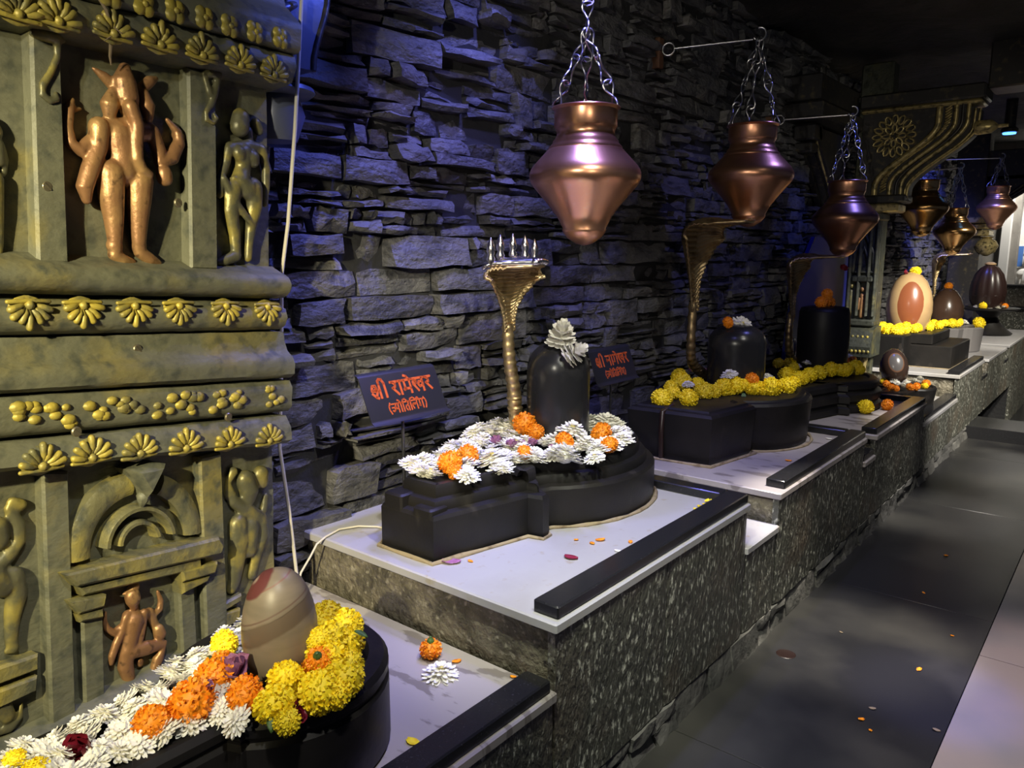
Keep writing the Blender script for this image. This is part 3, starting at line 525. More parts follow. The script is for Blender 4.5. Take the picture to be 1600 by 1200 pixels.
# big bracket with rosette: a slab whose broad side looks back along the aisle
YB=6.40
def sst(t):
    q=min(1,max(0,(t-.10)/.72)); return 3*q*q-2*q**3
sc=lambda x0,x1: [(x0+(x1-x0)*sst(t),1.93+.60*t) for t in [i/28 for i in range(29)]]
edge=sc(-1.50,-1.10)
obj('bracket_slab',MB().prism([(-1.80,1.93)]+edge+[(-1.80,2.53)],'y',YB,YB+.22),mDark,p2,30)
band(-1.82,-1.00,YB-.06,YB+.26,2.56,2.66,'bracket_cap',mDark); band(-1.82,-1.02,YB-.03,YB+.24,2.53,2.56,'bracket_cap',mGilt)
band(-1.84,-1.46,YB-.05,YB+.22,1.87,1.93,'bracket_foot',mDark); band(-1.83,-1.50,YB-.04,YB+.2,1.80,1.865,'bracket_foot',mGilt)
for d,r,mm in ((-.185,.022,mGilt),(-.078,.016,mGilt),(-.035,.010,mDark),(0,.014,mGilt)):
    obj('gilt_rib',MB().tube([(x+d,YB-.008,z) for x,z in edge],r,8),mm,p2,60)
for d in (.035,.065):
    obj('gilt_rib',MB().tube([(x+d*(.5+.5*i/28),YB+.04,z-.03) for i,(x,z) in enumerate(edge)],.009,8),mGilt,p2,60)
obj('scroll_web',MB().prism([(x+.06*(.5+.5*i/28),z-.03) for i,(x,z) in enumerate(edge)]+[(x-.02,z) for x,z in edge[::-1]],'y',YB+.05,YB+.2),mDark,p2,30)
m=MB()
for i in range(30):
    t=i/29; x=-1.50+.40*sst(.03+.93*t)-.125; z=1.95+.56*t
    m.tube([(x-.016,YB-.006,z+.002),(x+.016,YB-.012,z+.022)],[.008,.008],6,round_=True)
obj('rope_moulding',m,mGilt,p2,60)
m=MB()
for (rad,k,pr) in ((.118,16,.023),(.054,8,.020)):
    for i in range(k):
        a=2*pi*i/k; c=(-1.575+rad*math.cos(a),YB-.008,2.355+rad*math.sin(a)); pts=[]
        for j in range(9):
            b=2*pi*j/9; q=(pr*1.4*math.cos(b),pr*.8*math.sin(b)); pts.append((c[0]+q[0]*math.cos(a)-q[1]*math.sin(a),c[1],c[2]+q[0]*math.sin(a)+q[1]*math.cos(a)))
        m.tube(pts,.0085,6,closed=True)
    for i in range(3): m.ball((-1.575+.018*math.cos(i*2.1),YB-.012,2.355+.018*math.sin(i*2.1)),.009,8)
obj('rosette',m,mGilt,p2,60,label='gilt round rosette')
obj('beam',MB().box(-1.0,2.9,YB+.0,YB+.3,2.62,3.0,.01),mDark,p2)
obj('beam_knob',MB().lathe([(.045,0),(.05,.02),(.045,.10),(.03,.12),(.012,.14),(.012,.2),(.0,.2)],(0,0,0),16).xf(Matrix.Translation((-1.06,YB+.05,2.37))@Matrix.Rotation(pi/2,4,'Y')),mGilt,p2)
# board for the blue-lit recess behind the third black stone, light in its colour
bd=[(5.60+.0,.60),(7.30,.60),(7.30,1.62),(6.05,1.62),(5.82,1.40),(5.70,1.25),(5.62,1.0),(5.57,.75)]
bb=thing('blue_recess_board','dark blue board with curved pale edge standing in for the blue-lit recess behind the third cobra','board',(0,0,0))
obj('panel',MB().prism(bd,'x',-2.02,-1.99),mBlueP,bb,30); obj('pale_edge',MB().tube([(-1.985,p[0],p[1]) for p in bd[3:]+bd[:1]],.006,6),mSilv,bb,60)
obj('ring_motif',MB().tube([(-1.985,5.70+.07*math.cos(a),.80+.07*math.sin(a)) for a in [2*pi*i/20 for i in range(20)]],.008,6,closed=True),mWPl,bb,60)
# second, farther pillar with brass capital
p3=thing('far_post','dark square post with stacked brass capital near the back wall','post',(0,0,0))
obj('shaft',MB().box(-1.95,-1.62,10.9,11.19,.571,2.9,.01),mDark,p3)
for z0,z1,d in ((1.85,1.92,.14),(1.78,1.84,.10),(1.70,1.77,.07)): obj('capital',MB().box(-1.98,-1.60+d,10.9-d,11.2,z0,z1,.01),mGilt,p3)
obj('capital_bulb',MB().lathe([(.02,-.12),(.10,-.07),(.13,0),(.10,.06),(.05,.09),(.08,.11)],(-1.56,10.95,1.58),20),mGilt,p3)
obj('beam',MB().box(-1.9,2.9,10.95,11.2,2.35,2.7,.01),mDark,p3)
edge=[(-1.62+.5*(3*t*t-2*t**3),1.90+.5*t) for t in [i/14 for i in range(15)]]
for d in (-.06,0,.05): obj('scroll_rib',MB().tube([(x+d,10.94,z) for x,z in edge],.018,8),mDark,p3,60)
obj('scroll_body',MB().prism([(-1.64,1.92)]+edge+[(-1.64,2.4)],'y',10.95,11.15),mDark,p3,30)

FLOWERS={
 'y0':{
  'Y':[(-1.46,0.796,0.664,0.03),(-1.176,0.732,0.67,0.037),(-1.144,0.808,0.67,0.038),(-1.225,0.892,0.673,0.044),(-1.25,0.917,0.7,0.035),(-1.147,0.876,0.667,0.035),(-1.122,0.836,0.661,0.027),(-1.242,0.887,0.712,0.026),(-1.194,0.922,0.664,0.03),(-1.394,0.372,0.655,0.018),(-1.381,0.953,0.661,0.026),(-1.126,0.725,0.658,0.023)],
  'O':[(-1.296,0.636,0.673,0.043),(-1.25,0.716,0.667,0.035),(-1.304,0.562,0.664,0.03),(-1.343,0.708,0.67,0.037),(-1.304,0.604,0.658,0.024),(-1.229,0.864,0.664,0.029),(-1.4,0.754,0.661,0.027)],
 },
 'y1':{
  'W':[(-1.637,1.598,0.843,0.035),(-1.786,1.83,0.843,0.033),(-1.675,1.822,0.852,0.051),(-1.577,1.828,0.852,0.052),(-1.651,2.027,0.849,0.045),(-1.49,1.929,0.846,0.04),(-1.562,2.145,0.852,0.05),(-1.528,2.193,0.888,0.059),(-1.639,2.494,0.852,0.051),(-1.593,2.514,0.855,0.055),(-1.385,2.23,0.852,0.049),(-1.451,2.38,0.849,0.047),(-1.419,1.992,0.858,0.063),(-1.46,2.183,0.849,0.045),(-1.377,2.137,0.849,0.043),(-1.828,2.094,0.852,0.052),(-1.817,2.174,0.849,0.044),(-1.531,1.641,0.843,0.035),(-1.489,1.766,0.843,0.036),(-1.342,2.065,0.843,0.032),(-1.587,2.11,0.843,0.034),(-1.757,1.955,0.846,0.038),(-1.465,1.991,0.846,0.036)],
  'O':[(-1.626,1.674,0.855,0.036),(-1.644,1.773,0.852,0.035),(-1.569,1.636,0.843,0.023),(-1.711,2.157,0.882,0.042),(-1.652,2.149,0.861,0.028),(-1.534,1.935,0.846,0.026),(-1.51,2.127,0.852,0.033),(-1.467,2.295,0.855,0.039),(-1.372,2.197,0.849,0.029)],
  'P':[(-1.725,2.014,0.849,0.03),(-1.648,2.006,0.849,0.029),(-1.646,2.047,0.846,0.025),(-1.611,2.075,0.846,0.025),(-1.542,2.095,0.837,0.016)],
 },
 'y2':{
  'Y':[(-1.684,3.145,0.836,0.045),(-1.595,3.238,0.833,0.042),(-1.816,3.592,0.839,0.05),(-1.62,3.457,0.833,0.044),(-1.581,3.584,0.836,0.045),(-1.541,3.646,0.845,0.042),(-1.469,3.698,0.833,0.042),(-1.396,3.737,0.839,0.048),(-1.361,3.86,0.833,0.042),(-1.721,3.327,0.827,0.034),(-1.807,3.464,0.827,0.036),(-1.592,3.5,0.827,0.035),(-1.433,3.724,0.827,0.035),(-1.396,3.851,0.827,0.036),(-1.562,3.618,0.827,0.035),(-1.932,3.789,0.833,0.042),(-1.754,3.657,0.827,0.033),(-1.382,4.014,0.827,0.034),(-1.504,3.677,0.845,0.032)],
  'O':[(-1.661,3.994,0.821,0.028),(-1.479,3.692,0.875,0.032),(-1.569,4.07,0.821,0.028),(-1.76,4.027,0.821,0.025)],
  'W':[(-1.992,4.105,0.818,0.034),(-1.977,4.182,0.818,0.034),(-1.574,3.64,0.875,0.039),(-1.595,4.276,0.818,0.033),(-1.753,3.548,0.815,0.026),(-1.553,4.13,0.815,0.028)],
  'P':[(-1.805,3.837,0.833,0.042),(-1.788,3.898,0.827,0.035),(-1.952,3.983,0.818,0.022)],
 },
 'y3':{
  'Y':[(-1.873,5.116,0.762,0.035),(-1.805,5.145,0.765,0.039),(-1.641,4.623,0.771,0.047),(-1.545,4.569,0.768,0.042),(-1.528,4.708,0.768,0.043),(-1.516,4.849,0.768,0.044),(-1.485,4.97,0.777,0.044),(-1.414,5.044,0.771,0.044),(-1.399,5.199,0.771,0.045),(-1.445,5.019,0.771,0.036),(-1.703,4.929,0.765,0.037),(-1.52,4.575,0.762,0.034),(-1.364,5.187,0.759,0.029)],
  'O':[(-1.765,5.353,0.759,0.031),(-1.773,5.588,0.765,0.037),(-1.56,5.521,0.759,0.031),(-1.544,5.645,0.756,0.027)],
  'W':[(-1.708,4.981,0.75,0.029),(-1.621,4.922,0.786,0.028),(-1.611,5.466,0.756,0.04),(-1.552,5.382,0.753,0.035),(-1.594,5.702,0.75,0.027)],
 },
 'sm':{
  'O':[(-1.411,6.094,0.581,0.026),(-1.3,5.723,0.581,0.027),(-1.264,5.709,0.578,0.022),(-1.197,5.808,0.581,0.027),(-1.169,5.864,0.581,0.027),(-1.147,6.055,0.581,0.027),(-1.359,5.846,0.581,0.027)],
  'W':[(-1.336,5.981,0.575,0.028),(-1.246,5.812,0.575,0.027),(-1.258,5.974,0.575,0.027),(-1.225,6.072,0.575,0.028),(-1.222,6.221,0.575,0.026),(-1.288,5.868,0.572,0.023)],
  'Y':[(-1.134,5.95,0.578,0.022),(-1.418,6.0,0.578,0.021)],
 },
 'p4':{
  'Y':[(-1.69,6.726,0.891,0.047),(-1.584,6.426,0.885,0.04),(-1.515,6.335,0.882,0.034),(-1.694,6.979,0.888,0.043),(-1.595,6.774,0.888,0.042),(-1.532,6.69,0.888,0.041),(-1.536,6.893,0.888,0.042),(-1.526,7.043,0.888,0.043),(-1.523,7.235,0.885,0.038),(-1.441,7.081,0.885,0.037),(-1.442,7.294,0.891,0.038),(-1.392,7.268,0.885,0.038),(-1.41,7.561,0.885,0.039),(-1.35,7.454,0.885,0.039),(-1.36,7.726,0.882,0.034)],
  'O':[(-1.442,7.237,0.906,0.024)],
  'W':[(-1.812,7.61,0.87,0.029),(-1.664,7.183,0.897,0.022)],
 },
 'p5':{
  'O':[(-1.566,8.757,0.824,0.029),(-1.547,8.894,0.842,0.036)],
  'W':[(-1.605,8.893,0.839,0.026),(-1.398,8.8,0.824,0.045),(-1.346,8.793,0.821,0.038)],
  'Y':[(-1.411,8.385,0.833,0.043),(-1.381,8.498,0.833,0.043),(-1.2,8.472,0.839,0.052),(-1.384,8.958,0.827,0.033)],
 },
 'p6':{
  'O':[(-1.542,10.726,0.916,0.046),(-1.417,10.829,0.916,0.046),(-1.224,10.272,0.922,0.036)],
  'W':[(-1.496,10.082,0.913,0.036),(-1.416,10.101,0.901,0.036),(-1.361,10.147,0.901,0.036),(-1.29,10.171,0.91,0.032)],
  'Y':[(-1.48,9.508,0.916,0.045),(-1.33,10.773,0.907,0.034)],
 },
}
# ================================================================ basins (yoni) and stones
def outline(cx,wt,L,wj,J,wn,rx,ry,a0,nb=34,rot=0,gr=0):
    r=[(cx+wt,-L)]+[(cx+wt+(wj-cx-wt)*t,-L+(L-J)*t) for t in (.25,.5,.75,1)]
    if wn: r+=[(wn,-J+.012),(wn-.004,-J+.05),(wn-gr,-J+.075)] if gr else [(wn,-J+.012),(wn-.012,-J+.06)]
    left=[(cx-wt,-L)]+[(cx-wt+(-wj-cx+wt)*t,-L+(L-J)*t) for t in (.25,.5,.75,1)]
    if wn: left+=[(-wn,-J+.012),(-wn+.004,-J+.05),(-wn+gr,-J+.075)] if gr else [(-wn,-J+.012),(-wn+.012,-J+.06)]
    el=[(rx*math.cos(R(a)),ry*math.sin(R(a))) for a in [a0+(180-2*a0)*i/nb for i in range(nb+1)]]
    pts=r+el+left[::-1]; out=[]
    tip=[(cx-wt+2*wt*k/4,-L) for k in (1,2,3)]
    c,s=math.cos(rot),math.sin(rot); return [(x*c-y*s,x*s+y*c) for x,y in pts+tip]
def inset(poly,d):
    if d==0: return poly
    o=[]; n=len(poly)
    for i in range(n):
        a,b,q=Vector(poly[i-1]),Vector(poly[i]),Vector(poly[(i+1)%n]); e=(b-a).normalized(); f=(q-b).normalized()
        nn=Vector((-(e.y+f.y),e.x+f.x)); l=nn.length; nn=nn/l if l>.3 else Vector((-e.y,e.x)); k=min(1.5,1/max(.55,nn.dot(Vector((-e.y,e.x)))))
        o.append((b.x+nn.x*d*k,b.y+nn.y*d*k))
    return o
def basin(label,loc,ol,tiers,seam=True,m=None,group=None):
    t=thing('stone_basin',label,'basin',loc,0,group)
    obj('body',MB().rings([[(p[0],p[1],z) for p in inset(ol,d)] for d,z in tiers]),m or mYoni,t,32)
    if seam:
        rq=random.Random(len(label)); obj('mortar_bead',MB().tube([(p[0]*1.012,p[1]*1.008,.004) for p in inset(ol,-.004)],[rq.uniform(.004,.010) for _ in ol],6,closed=True),mSeam,t,60)
    return t
basin('black stone basin nearest the camera, holding the banded egg stone and white flower mass',(-1.365,.868,.43),outline(.01,.115,.85,.125,.20,.155,.232,.235,-50),[(.006,0),(0,.01),(0,.150),(.008,.160),(.008,.166),(.0,.174),(.0,.190),(.010,.202),(.042,.205),(.052,.196),(.056,.188)],False)
b1=basin('stepped black stone basin heaped with white flowers on white marble platform',(-1.67,2.26,.61),outline(.045,.112,.775,.232,.43,.282,.378,.415,-50,gr=.050),[(.004,0),(0,.01),(0,.128),(.007,.138),(.030,.142),(.031,.160),(.038,.170),(.058,.174),(.059,.200),(.066,.211),(.082,.212),(.089,.200),(.092,.192)])
for x0,x1,zt in ((-.056,.022,.178),(.070,.146,.158)): obj('spout_lip',MB().box(x0,x1,-.774,-.70,.10,zt,.006),mYoni,b1)
b2=basin('plain black stone basin edged with yellow marigold heads',(-1.60,3.75,.57),outline(-.045,.205,.69,.235,.34,0,.385,.385,-56,rot=.06),[(.02,0),(.014,.01),(.002,.19),(.0,.215),(.010,.228),(.030,.232),(.036,.240),(.07,.240),(.08,.230)])
obj('spout_groove',MB().tube([(-.03,-.695,.005),(-.032,-.70,.12),(-.03,-.697,.222),(-.03,-.60,.238)],.012,8),mRib,b2,60)
basin('black stone basin of three stacked bulging tiers with yellow marigolds',(-1.58,5.03,.545),outline(-.03,.17,.70,.24,.34,.30,.38,.38,-45),[(.012,0),(0,.012),(0,.042),(.018,.055),(.020,.062),(.004,.075),(.004,.112),(.026,.126),(.030,.134),(.018,.145),(.020,.172),(.04,.186),(.075,.188),(.085,.178)],False)
basin('small black basin with orange and white flowers in the low bay',(-1.27,6.02,.41),outline(-.01,.085,.40,.10,.16,0,.20,.20,-40),[(.03,0),(.02,.01),(.004,.12),(0,.140),(.006,.15),(.022,.15),(.03,.14)],False)
sq=thing('stone_basin','square stepped black stone basin carrying the tan egg stone','basin',(0,0,0))
obj('spout_block',MB().box(-1.88,-1.44,6.62,6.90,.587,.855,.014),mYoni,sq); obj('lower_block',MB().box(-1.86,-1.14,6.86,7.66,.587,.765,.008),mYoni,sq)
obj('upper_block',MB().box(-1.80,-1.29,6.90,7.60,.765,.850,.008),mYoni,sq); obj('mortar_bead',MB().box(-1.87,-1.12,6.85,7.675,.5855,.592,.002),mSeam,sq)
basin('grey round stone vessel carrying the dark brown egg stone',(-1.43,8.50,.565),outline(0,.12,.36,.14,.24,.17,.27,.27,-40),[(.03,0),(.02,.01),(.003,.20),(0,.225),(.01,.237),(.03,.237),(.04,.22)],False,mChip)
pd=thing('pedestal_dish','black hourglass pedestal dish carrying the ribbed stone at far end','dish',(-1.38,10.35,.57))
obj('stem',MB().lathe([(.24,0),(.25,.02),(.20,.06),(.12,.14),(.09,.20),(.12,.24),(.14,.26)],(0,0,0),28),mYoni,pd); obj('dish',MB().lathe([(.12,.26),(.24,.275),(.30,.29),(.305,.305),(.28,.312),(.02,.305)],(0,0,0),32),mYoni,pd)
def eggprof(r,h,base=.25,n=18,k=.15):
    o=[]
    for i in range(n+1):
        t=i/n; a=pi*(.5*base+(1-.5*base)*t) ; o.append((r*math.sin(a)*(1-k*math.cos(a)*-1*0+k*(-math.cos(a))*-.6),h*(math.cos(.5*base*pi)-math.cos(a))/(math.cos(.5*base*pi)+1)))
    return o[:-1]+[(.0005,h)]
def capsule(r,h,top,n=10,foot=.97):
    return [(r*foot,0),(r*.99,h*.2),(r,h*.45)]+[(r*(math.cos(t)**.8 if t<pi/2-1e-3 else .002),h-top+top*math.sin(t)) for t in [pi/2*i/n for i in range(n+1)]]
def stoneobj(name,label,loc,prof,m,n=36,rot=None,ang=60):
    o=obj(name,MB().lathe(prof,(0,0,0),n,True),m,None,ang,loc); tag(o,label,'sacred stone')
    if rot: o.rotation_euler=rot
    return o
def masked(m,layers):
    """patches of another stone colour: ('plane',normal,c,half,soft,col) or ('ball',centre,scale,radius,soft,col)"""
    nt=m.node_tree; b=nt.nodes['Principled BSDF']; L=nt.links.new; tc=nd(nt,'ShaderNodeTexCoord')
    nzt=nd(nt,'ShaderNodeTexNoise'); nzt.inputs['Scale'].default_value=14; L(tc.outputs['Object'],nzt.inputs['Vector'])
    src=b.inputs['Base Color'].links[0].from_socket
    for ly in layers:
        if ly[0]=='plane':
            d=nd(nt,'ShaderNodeVectorMath',operation='DOT_PRODUCT'); L(tc.outputs['Object'],d.inputs[0]); d.inputs[1].default_value=ly[1]; v=d.outputs['Value']; c,h,s,col,wob=ly[2:7]
        else:
            a=nd(nt,'ShaderNodeVectorMath',operation='SUBTRACT'); L(tc.outputs['Object'],a.inputs[0]); a.inputs[1].default_value=ly[1]
            q=nd(nt,'ShaderNodeVectorMath',operation='MULTIPLY'); L(a.outputs[0],q.inputs[0]); q.inputs[1].default_value=ly[2]
            l=nd(nt,'ShaderNodeVectorMath',operation='LENGTH'); L(q.outputs[0],l.inputs[0]); v=l.outputs['Value']; c,h,s,col,wob=0,ly[3],ly[4],ly[5],ly[6]
        w=nd(nt,'ShaderNodeMath',operation='MULTIPLY_ADD'); L(nzt.outputs[0],w.inputs[0]); w.inputs[1].default_value=wob; L(v,w.inputs[2])
        sb=nd(nt,'ShaderNodeMath',operation='SUBTRACT'); L(w.outputs[0],sb.inputs[0]); sb.inputs[1].default_value=c+wob*.5
        ab=nd(nt,'ShaderNodeMath',operation='ABSOLUTE'); L(sb.outputs[0],ab.inputs[0])
        mr=nd(nt,'ShaderNodeMapRange',clamp=True); L(ab.outputs[0],mr.inputs[0]); mr.inputs[1].default_value=h; mr.inputs[2].default_value=h+s; mr.inputs[3].default_value=1; mr.inputs[4].default_value=0
        x=nd(nt,'ShaderNodeMix',data_type='RGBA'); L(mr.outputs[0],x.inputs[0]); L(src,x.inputs[6]); x.inputs[7].default_value=(*col,1); src=x.outputs[2]
    L(src,b.inputs['Base Color']); return m
nB=(-.36,-.28,.89)
masked(mEgg,[('plane',nB,.130,.0030,.001,(.045,.028,.02),.010),('plane',nB,.142,.0012,.001,(.15,.10,.075),.006),('plane',nB,.116,.016,.005,(.13,.095,.065),.02),('plane',nB,.190,.001,.001,(.20,.11,.08),.006),
  ('ball',(-.035,-.045,.222),(1,1,1.2),.050,.006,(.11,.030,.030),.02),('ball',(-.038,-.05,.228),(1,1,1.2),.025,.005,(.36,.28,.22),.015),('ball',(-.065,-.035,.085),(1,1,2.2),.020,.004,(.05,.03,.022),.03)])
masked(mTan,[('ball',(.045,-.160,.235),(1,1,.50),.097,.004,(.25,.080,.035),.012)])
stoneobj('egg_stone','banded brown egg-shaped stone standing among flowers nearest the camera',(-1.335,.855,.625),[(.055,0),(.066,.02),(.074,.05),(.0775,.085),(.0765,.115),(.071,.15),(.062,.18),(.050,.204),(.034,.222),(.016,.231),(.0005,.233)],mEgg,40,(R(2),R(3),0))
stoneobj('rounded_stone','tall black rounded stone topped with white blooms above white-flowered basin',(-1.665,2.30,.80),capsule(.118,.375,.11),mLing)
stoneobj('rounded_stone','black rounded stone topped with white and orange blooms above marigold-edged basin',(-1.625,3.83,.80),capsule(.148,.335,.10,foot=.95),mLing)
stoneobj('rounded_stone','flat-topped black stone drum topped with orange marigolds',(-1.595,5.13,.725),[(.145,0),(.158,.12),(.160,.28),(.155,.40),(.145,.425),(.12,.432),(.0005,.434)],mYoni)
stoneobj('egg_stone','large tan egg-shaped stone with reddish-brown oval patch',(-1.555,7.24,.85),[(.135,0),(.165,.07),(.180,.16),(.178,.24),(.160,.33),(.125,.41),(.08,.462),(.035,.485),(.0005,.49)],mTan,40)
stoneobj('egg_stone','dark brown egg-shaped stone with one orange bloom on top',(-1.50,8.55,.79),[(.11,0),(.14,.06),(.152,.13),(.145,.20),(.118,.28),(.075,.34),(.035,.368),(.0005,.375)],mBrn,36)
o=stoneobj('egg_stone','small dark egg-shaped stone tilted over the small basin in low bay',(-1.345,6.04,.555),[(.05,0),(.085,.05),(.098,.11),(.092,.17),(.07,.22),(.035,.252),(.0005,.262)],mBrnS,32,(R(-6),R(-10),0))
masked(mBrnS,[('ball',(.040,-.080,.160),(1,1,.72),.052,.004,(.20,.10,.055),.004),('ball',(.040,-.080,.160),(1,1,.72),.045,.004,(.13,.12,.115),.004)])
m=MB(); 
rowsr=[]
for r_,z in [(.13,0),(.165,.08),(.175,.18),(.165,.28),(.135,.38),(.09,.45),(.04,.485),(.001,.49)]:
    rowsr.append([(r_*(1+.07*abs(math.cos(5*a)))*math.cos(a),r_*(1+.07*abs(math.cos(5*a)))*math.sin(a),z) for a in [2*pi*i/60 for i in range(60)]])
rb=obj('ribbed_stone',m.rings(rowsr),mRib,None,60,(-1.40,10.25,.88)); tag(rb,'near-black ribbed egg-shaped stone on pedestal dish at far end','sacred stone')
for k in range(3): obj('ridge',MB().tube([((.168-.02*k)*math.cos(a),(.168-.02*k)*math.sin(a),.14+.11*k) for a in [2*pi*i/30 for i in range(30)]],.012,6,closed=True),mRib,rb,60)
obj('cap_disc',MB().lathe([(.0,.484),(.055,.486),(.06,.50),(.03,.515),(.0,.517)],(0,0,0),16,False),mTan,rb)
# ================================================================ cobras
def cobra(label,stem,hood0,hl,wmax,over,mm,heads=1,mh=None,lat=None):
    t=thing('cobra_stand',label,'cobra',stem[0])
    o0=Vector(stem[0]); lp=lambda p:Vector(p)-o0
    st=[lp(p) for p in stem]; 
    # smooth the stem
    P=[]
    for i in range(len(st)-1):
        p0=st[max(i-1,0)];p1=st[i];p2=st[i+1];p3=st[min(i+2,len(st)-1)]
        for k in range(16):
            u=k/16; P.append(.5*((2*p1)+(p2-p0)*u+(2*p0-5*p1+4*p2-p3)*u*u+(3*p1-p0-3*p2+p3)*u**3))
    P.append(st[-1]); n=len(P)
    obj('stem',MB().tube(P,[.027-.007*(i/n)**2+.0022*math.sin(i*1.57) for i in range(n)],14),mBrasT if heads==1 else mm,t,60)
    for k in (.35,.42): obj('collar',MB().lathe([(.026,-.007),(.031,0),(.026,.007)],P[int(n*k)],16),mm,t)
    # hood
    N=190; h0=lp(hood0); rows=[]; ctr=[]; f=0;z=0
    W=[(0,.15),(.10,.17),(.20,.24),(.30,.40),(.40,.66),(.48,.90),(.56,1.0),(.64,.95),(.75,.72),(.86,.46),(.95,.28),(1.0,.18)]
    def wf(u):
        for (a,p),(b_,q) in zip(W[:-1],W[1:]):
            if a<=u<=b_: t=(u-a)/(b_-a); t=t*t*(3-2*t)*.5+t*.5; return p+(q-p)*t
        return W[-1][1]
    for i in range(N+1):
        u=i/N; ph=min(1,max(0,(u-.42)/.34)); ph=ph*ph*(3-2*ph); a=R(-6+100*ph)
        if i: f+=math.sin(a)*hl/N*(1 if u<.6 else over); z+=math.cos(a)*hl/N
        w=wmax*wf(u)
        c=h0+Vector((f,0,z)); T=Vector((math.sin(a),0,math.cos(a))); Nn=Vector((math.cos(a),0,-math.sin(a))); row=[]; ctr.append((c,T,Nn,w))
        for j in range(29):
            s=-1+j/14; aa=s*1.25; d=w*(1-math.cos(aa))*(.62 if u<.5 else .62-.34*min(1,(u-.5)/.2))
            rib=(.0052*math.sin(u*170) if abs(s)<.22 else .0040*math.sin(u*200+abs(s)*16)*math.sin(abs(s)*36)) if u<.8 else 0
            row.append(c+Vector((0,1,0))*(w*math.sin(aa)/math.sin(1.25))+Nn*(d+rib))
        rows.append(row)
    ho=obj('hood',MB().grid(rows),mm,t,0); ho.data.shade_smooth(); so=ho.modifiers.new('thick','SOLIDIFY'); so.thickness=.008; so.offset=-1
    obj('hood_rim',MB().tube([r[0] for r in rows[::3]]+[r[-1] for r in rows[::-3]],.006,6),mm,t,60)
    if heads>1:
        for k in range(heads):
            s=-1+2*k/(heads-1); pts=[]
            for i in range(int(N*.60),N+1,5):
                c,T,Nn,w=ctr[i]; aa=s*.95; pts.append(c+Vector((0,1,0))*(w*math.sin(aa)/math.sin(1.25))+Nn*(w*(1-math.cos(aa))*.28-.010))
            hd=obj('head',MB().tube(pts,[.008+.006*i/len(pts) for i in range(len(pts))],8,round_=True).ball(pts[-1],.017,10,(1.4,1,.8)),mh or mm,t,60)
            b=pts[3]; obj('crest_spike',MB().lathe([(.010,0),(.016,.018),(.010,.032),(.015,.045),(.012,.066),(.004,.088),(.0005,.092)],b,10),mh or mm,hd,60)
    else:
        c=ctr[-1][0]; obj('head',MB().ball(c+Vector((-.02,0,-.002)),.024,12,(2.0,1,.30)).ball(c+Vector((.0,.014,.005)),.005,8).ball(c+Vector((.0,-.014,.005)),.005,8),mm,t,60)
    return t
cobra('five-headed brass cobra with small crest spikes behind white-flowered basin',[(-1.785,2.225,.80),(-1.80,2.215,.88),(-1.80,2.20,1.0),(-1.80,2.175,1.12),(-1.80,2.165,1.245)],(-1.80,2.165,1.215),.41,.165,.9,mBras,5,mSilv)
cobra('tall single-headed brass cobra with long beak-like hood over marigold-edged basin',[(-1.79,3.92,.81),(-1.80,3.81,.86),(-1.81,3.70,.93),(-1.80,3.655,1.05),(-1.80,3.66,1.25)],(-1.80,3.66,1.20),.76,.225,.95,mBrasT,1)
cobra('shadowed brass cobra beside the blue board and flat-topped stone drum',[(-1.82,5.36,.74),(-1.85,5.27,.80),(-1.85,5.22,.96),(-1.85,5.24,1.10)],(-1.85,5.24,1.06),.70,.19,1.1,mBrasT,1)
cobra('farthest bright brass cobra beside the dark brown egg stone',[(-1.84,9.80,.58),(-1.85,9.72,.80),(-1.85,9.70,1.05)],(-1.85,9.70,1.04),.75,.22,1.1,mBras,1)
# ================================================================ hanging pots, chains, hooks
def potmesh(name,k):
    pr=[(.0005,-.475),(.03,-.468),(.06,-.448),(.076,-.428),(.080,-.418),(.078,-.412),(.10,-.37),(.135,-.325),(.165,-.29),(.184,-.268),(.193,-.255),(.198,-.243),(.200,-.232),(.199,-.220),(.194,-.207),(.185,-.194),(.172,-.180),(.157,-.164),(.143,-.149),(.136,-.141),(.131,-.137),(.131,-.131),(.124,-.124),(.117,-.116),(.117,-.110),(.108,-.100),(.1035,-.090),(.103,-.080),(.108,-.066),(.112,-.060),(.112,-.006),(.118,-.001),(.122,.002),(.120,.005),(.112,.004),(.106,-.005),(.105,-.06),(.098,-.09),(.12,-.15),(.18,-.225),(.10,-.36),(.0005,-.44)]
    return MB().lathe([(r*k,z*k) for r,z in pr],(0,0,0),56,True).mesh(name,None,50)
def linkmesh():
    pts=[]
    for i in range(28):
        a=2*pi*i/28; x=.019*math.sin(2*a); z=.056*math.cos(a); tw=pi/2*(1+z/.056)/2+pi*.25
        y=.006*math.sin(a); pts.append((x*math.cos(tw)-y*math.sin(tw),x*math.sin(tw)+y*math.cos(tw),z))
    return MB().tube(pts,.0042,6,closed=True).mesh('link',mChain,60)
LINK=linkmesh()
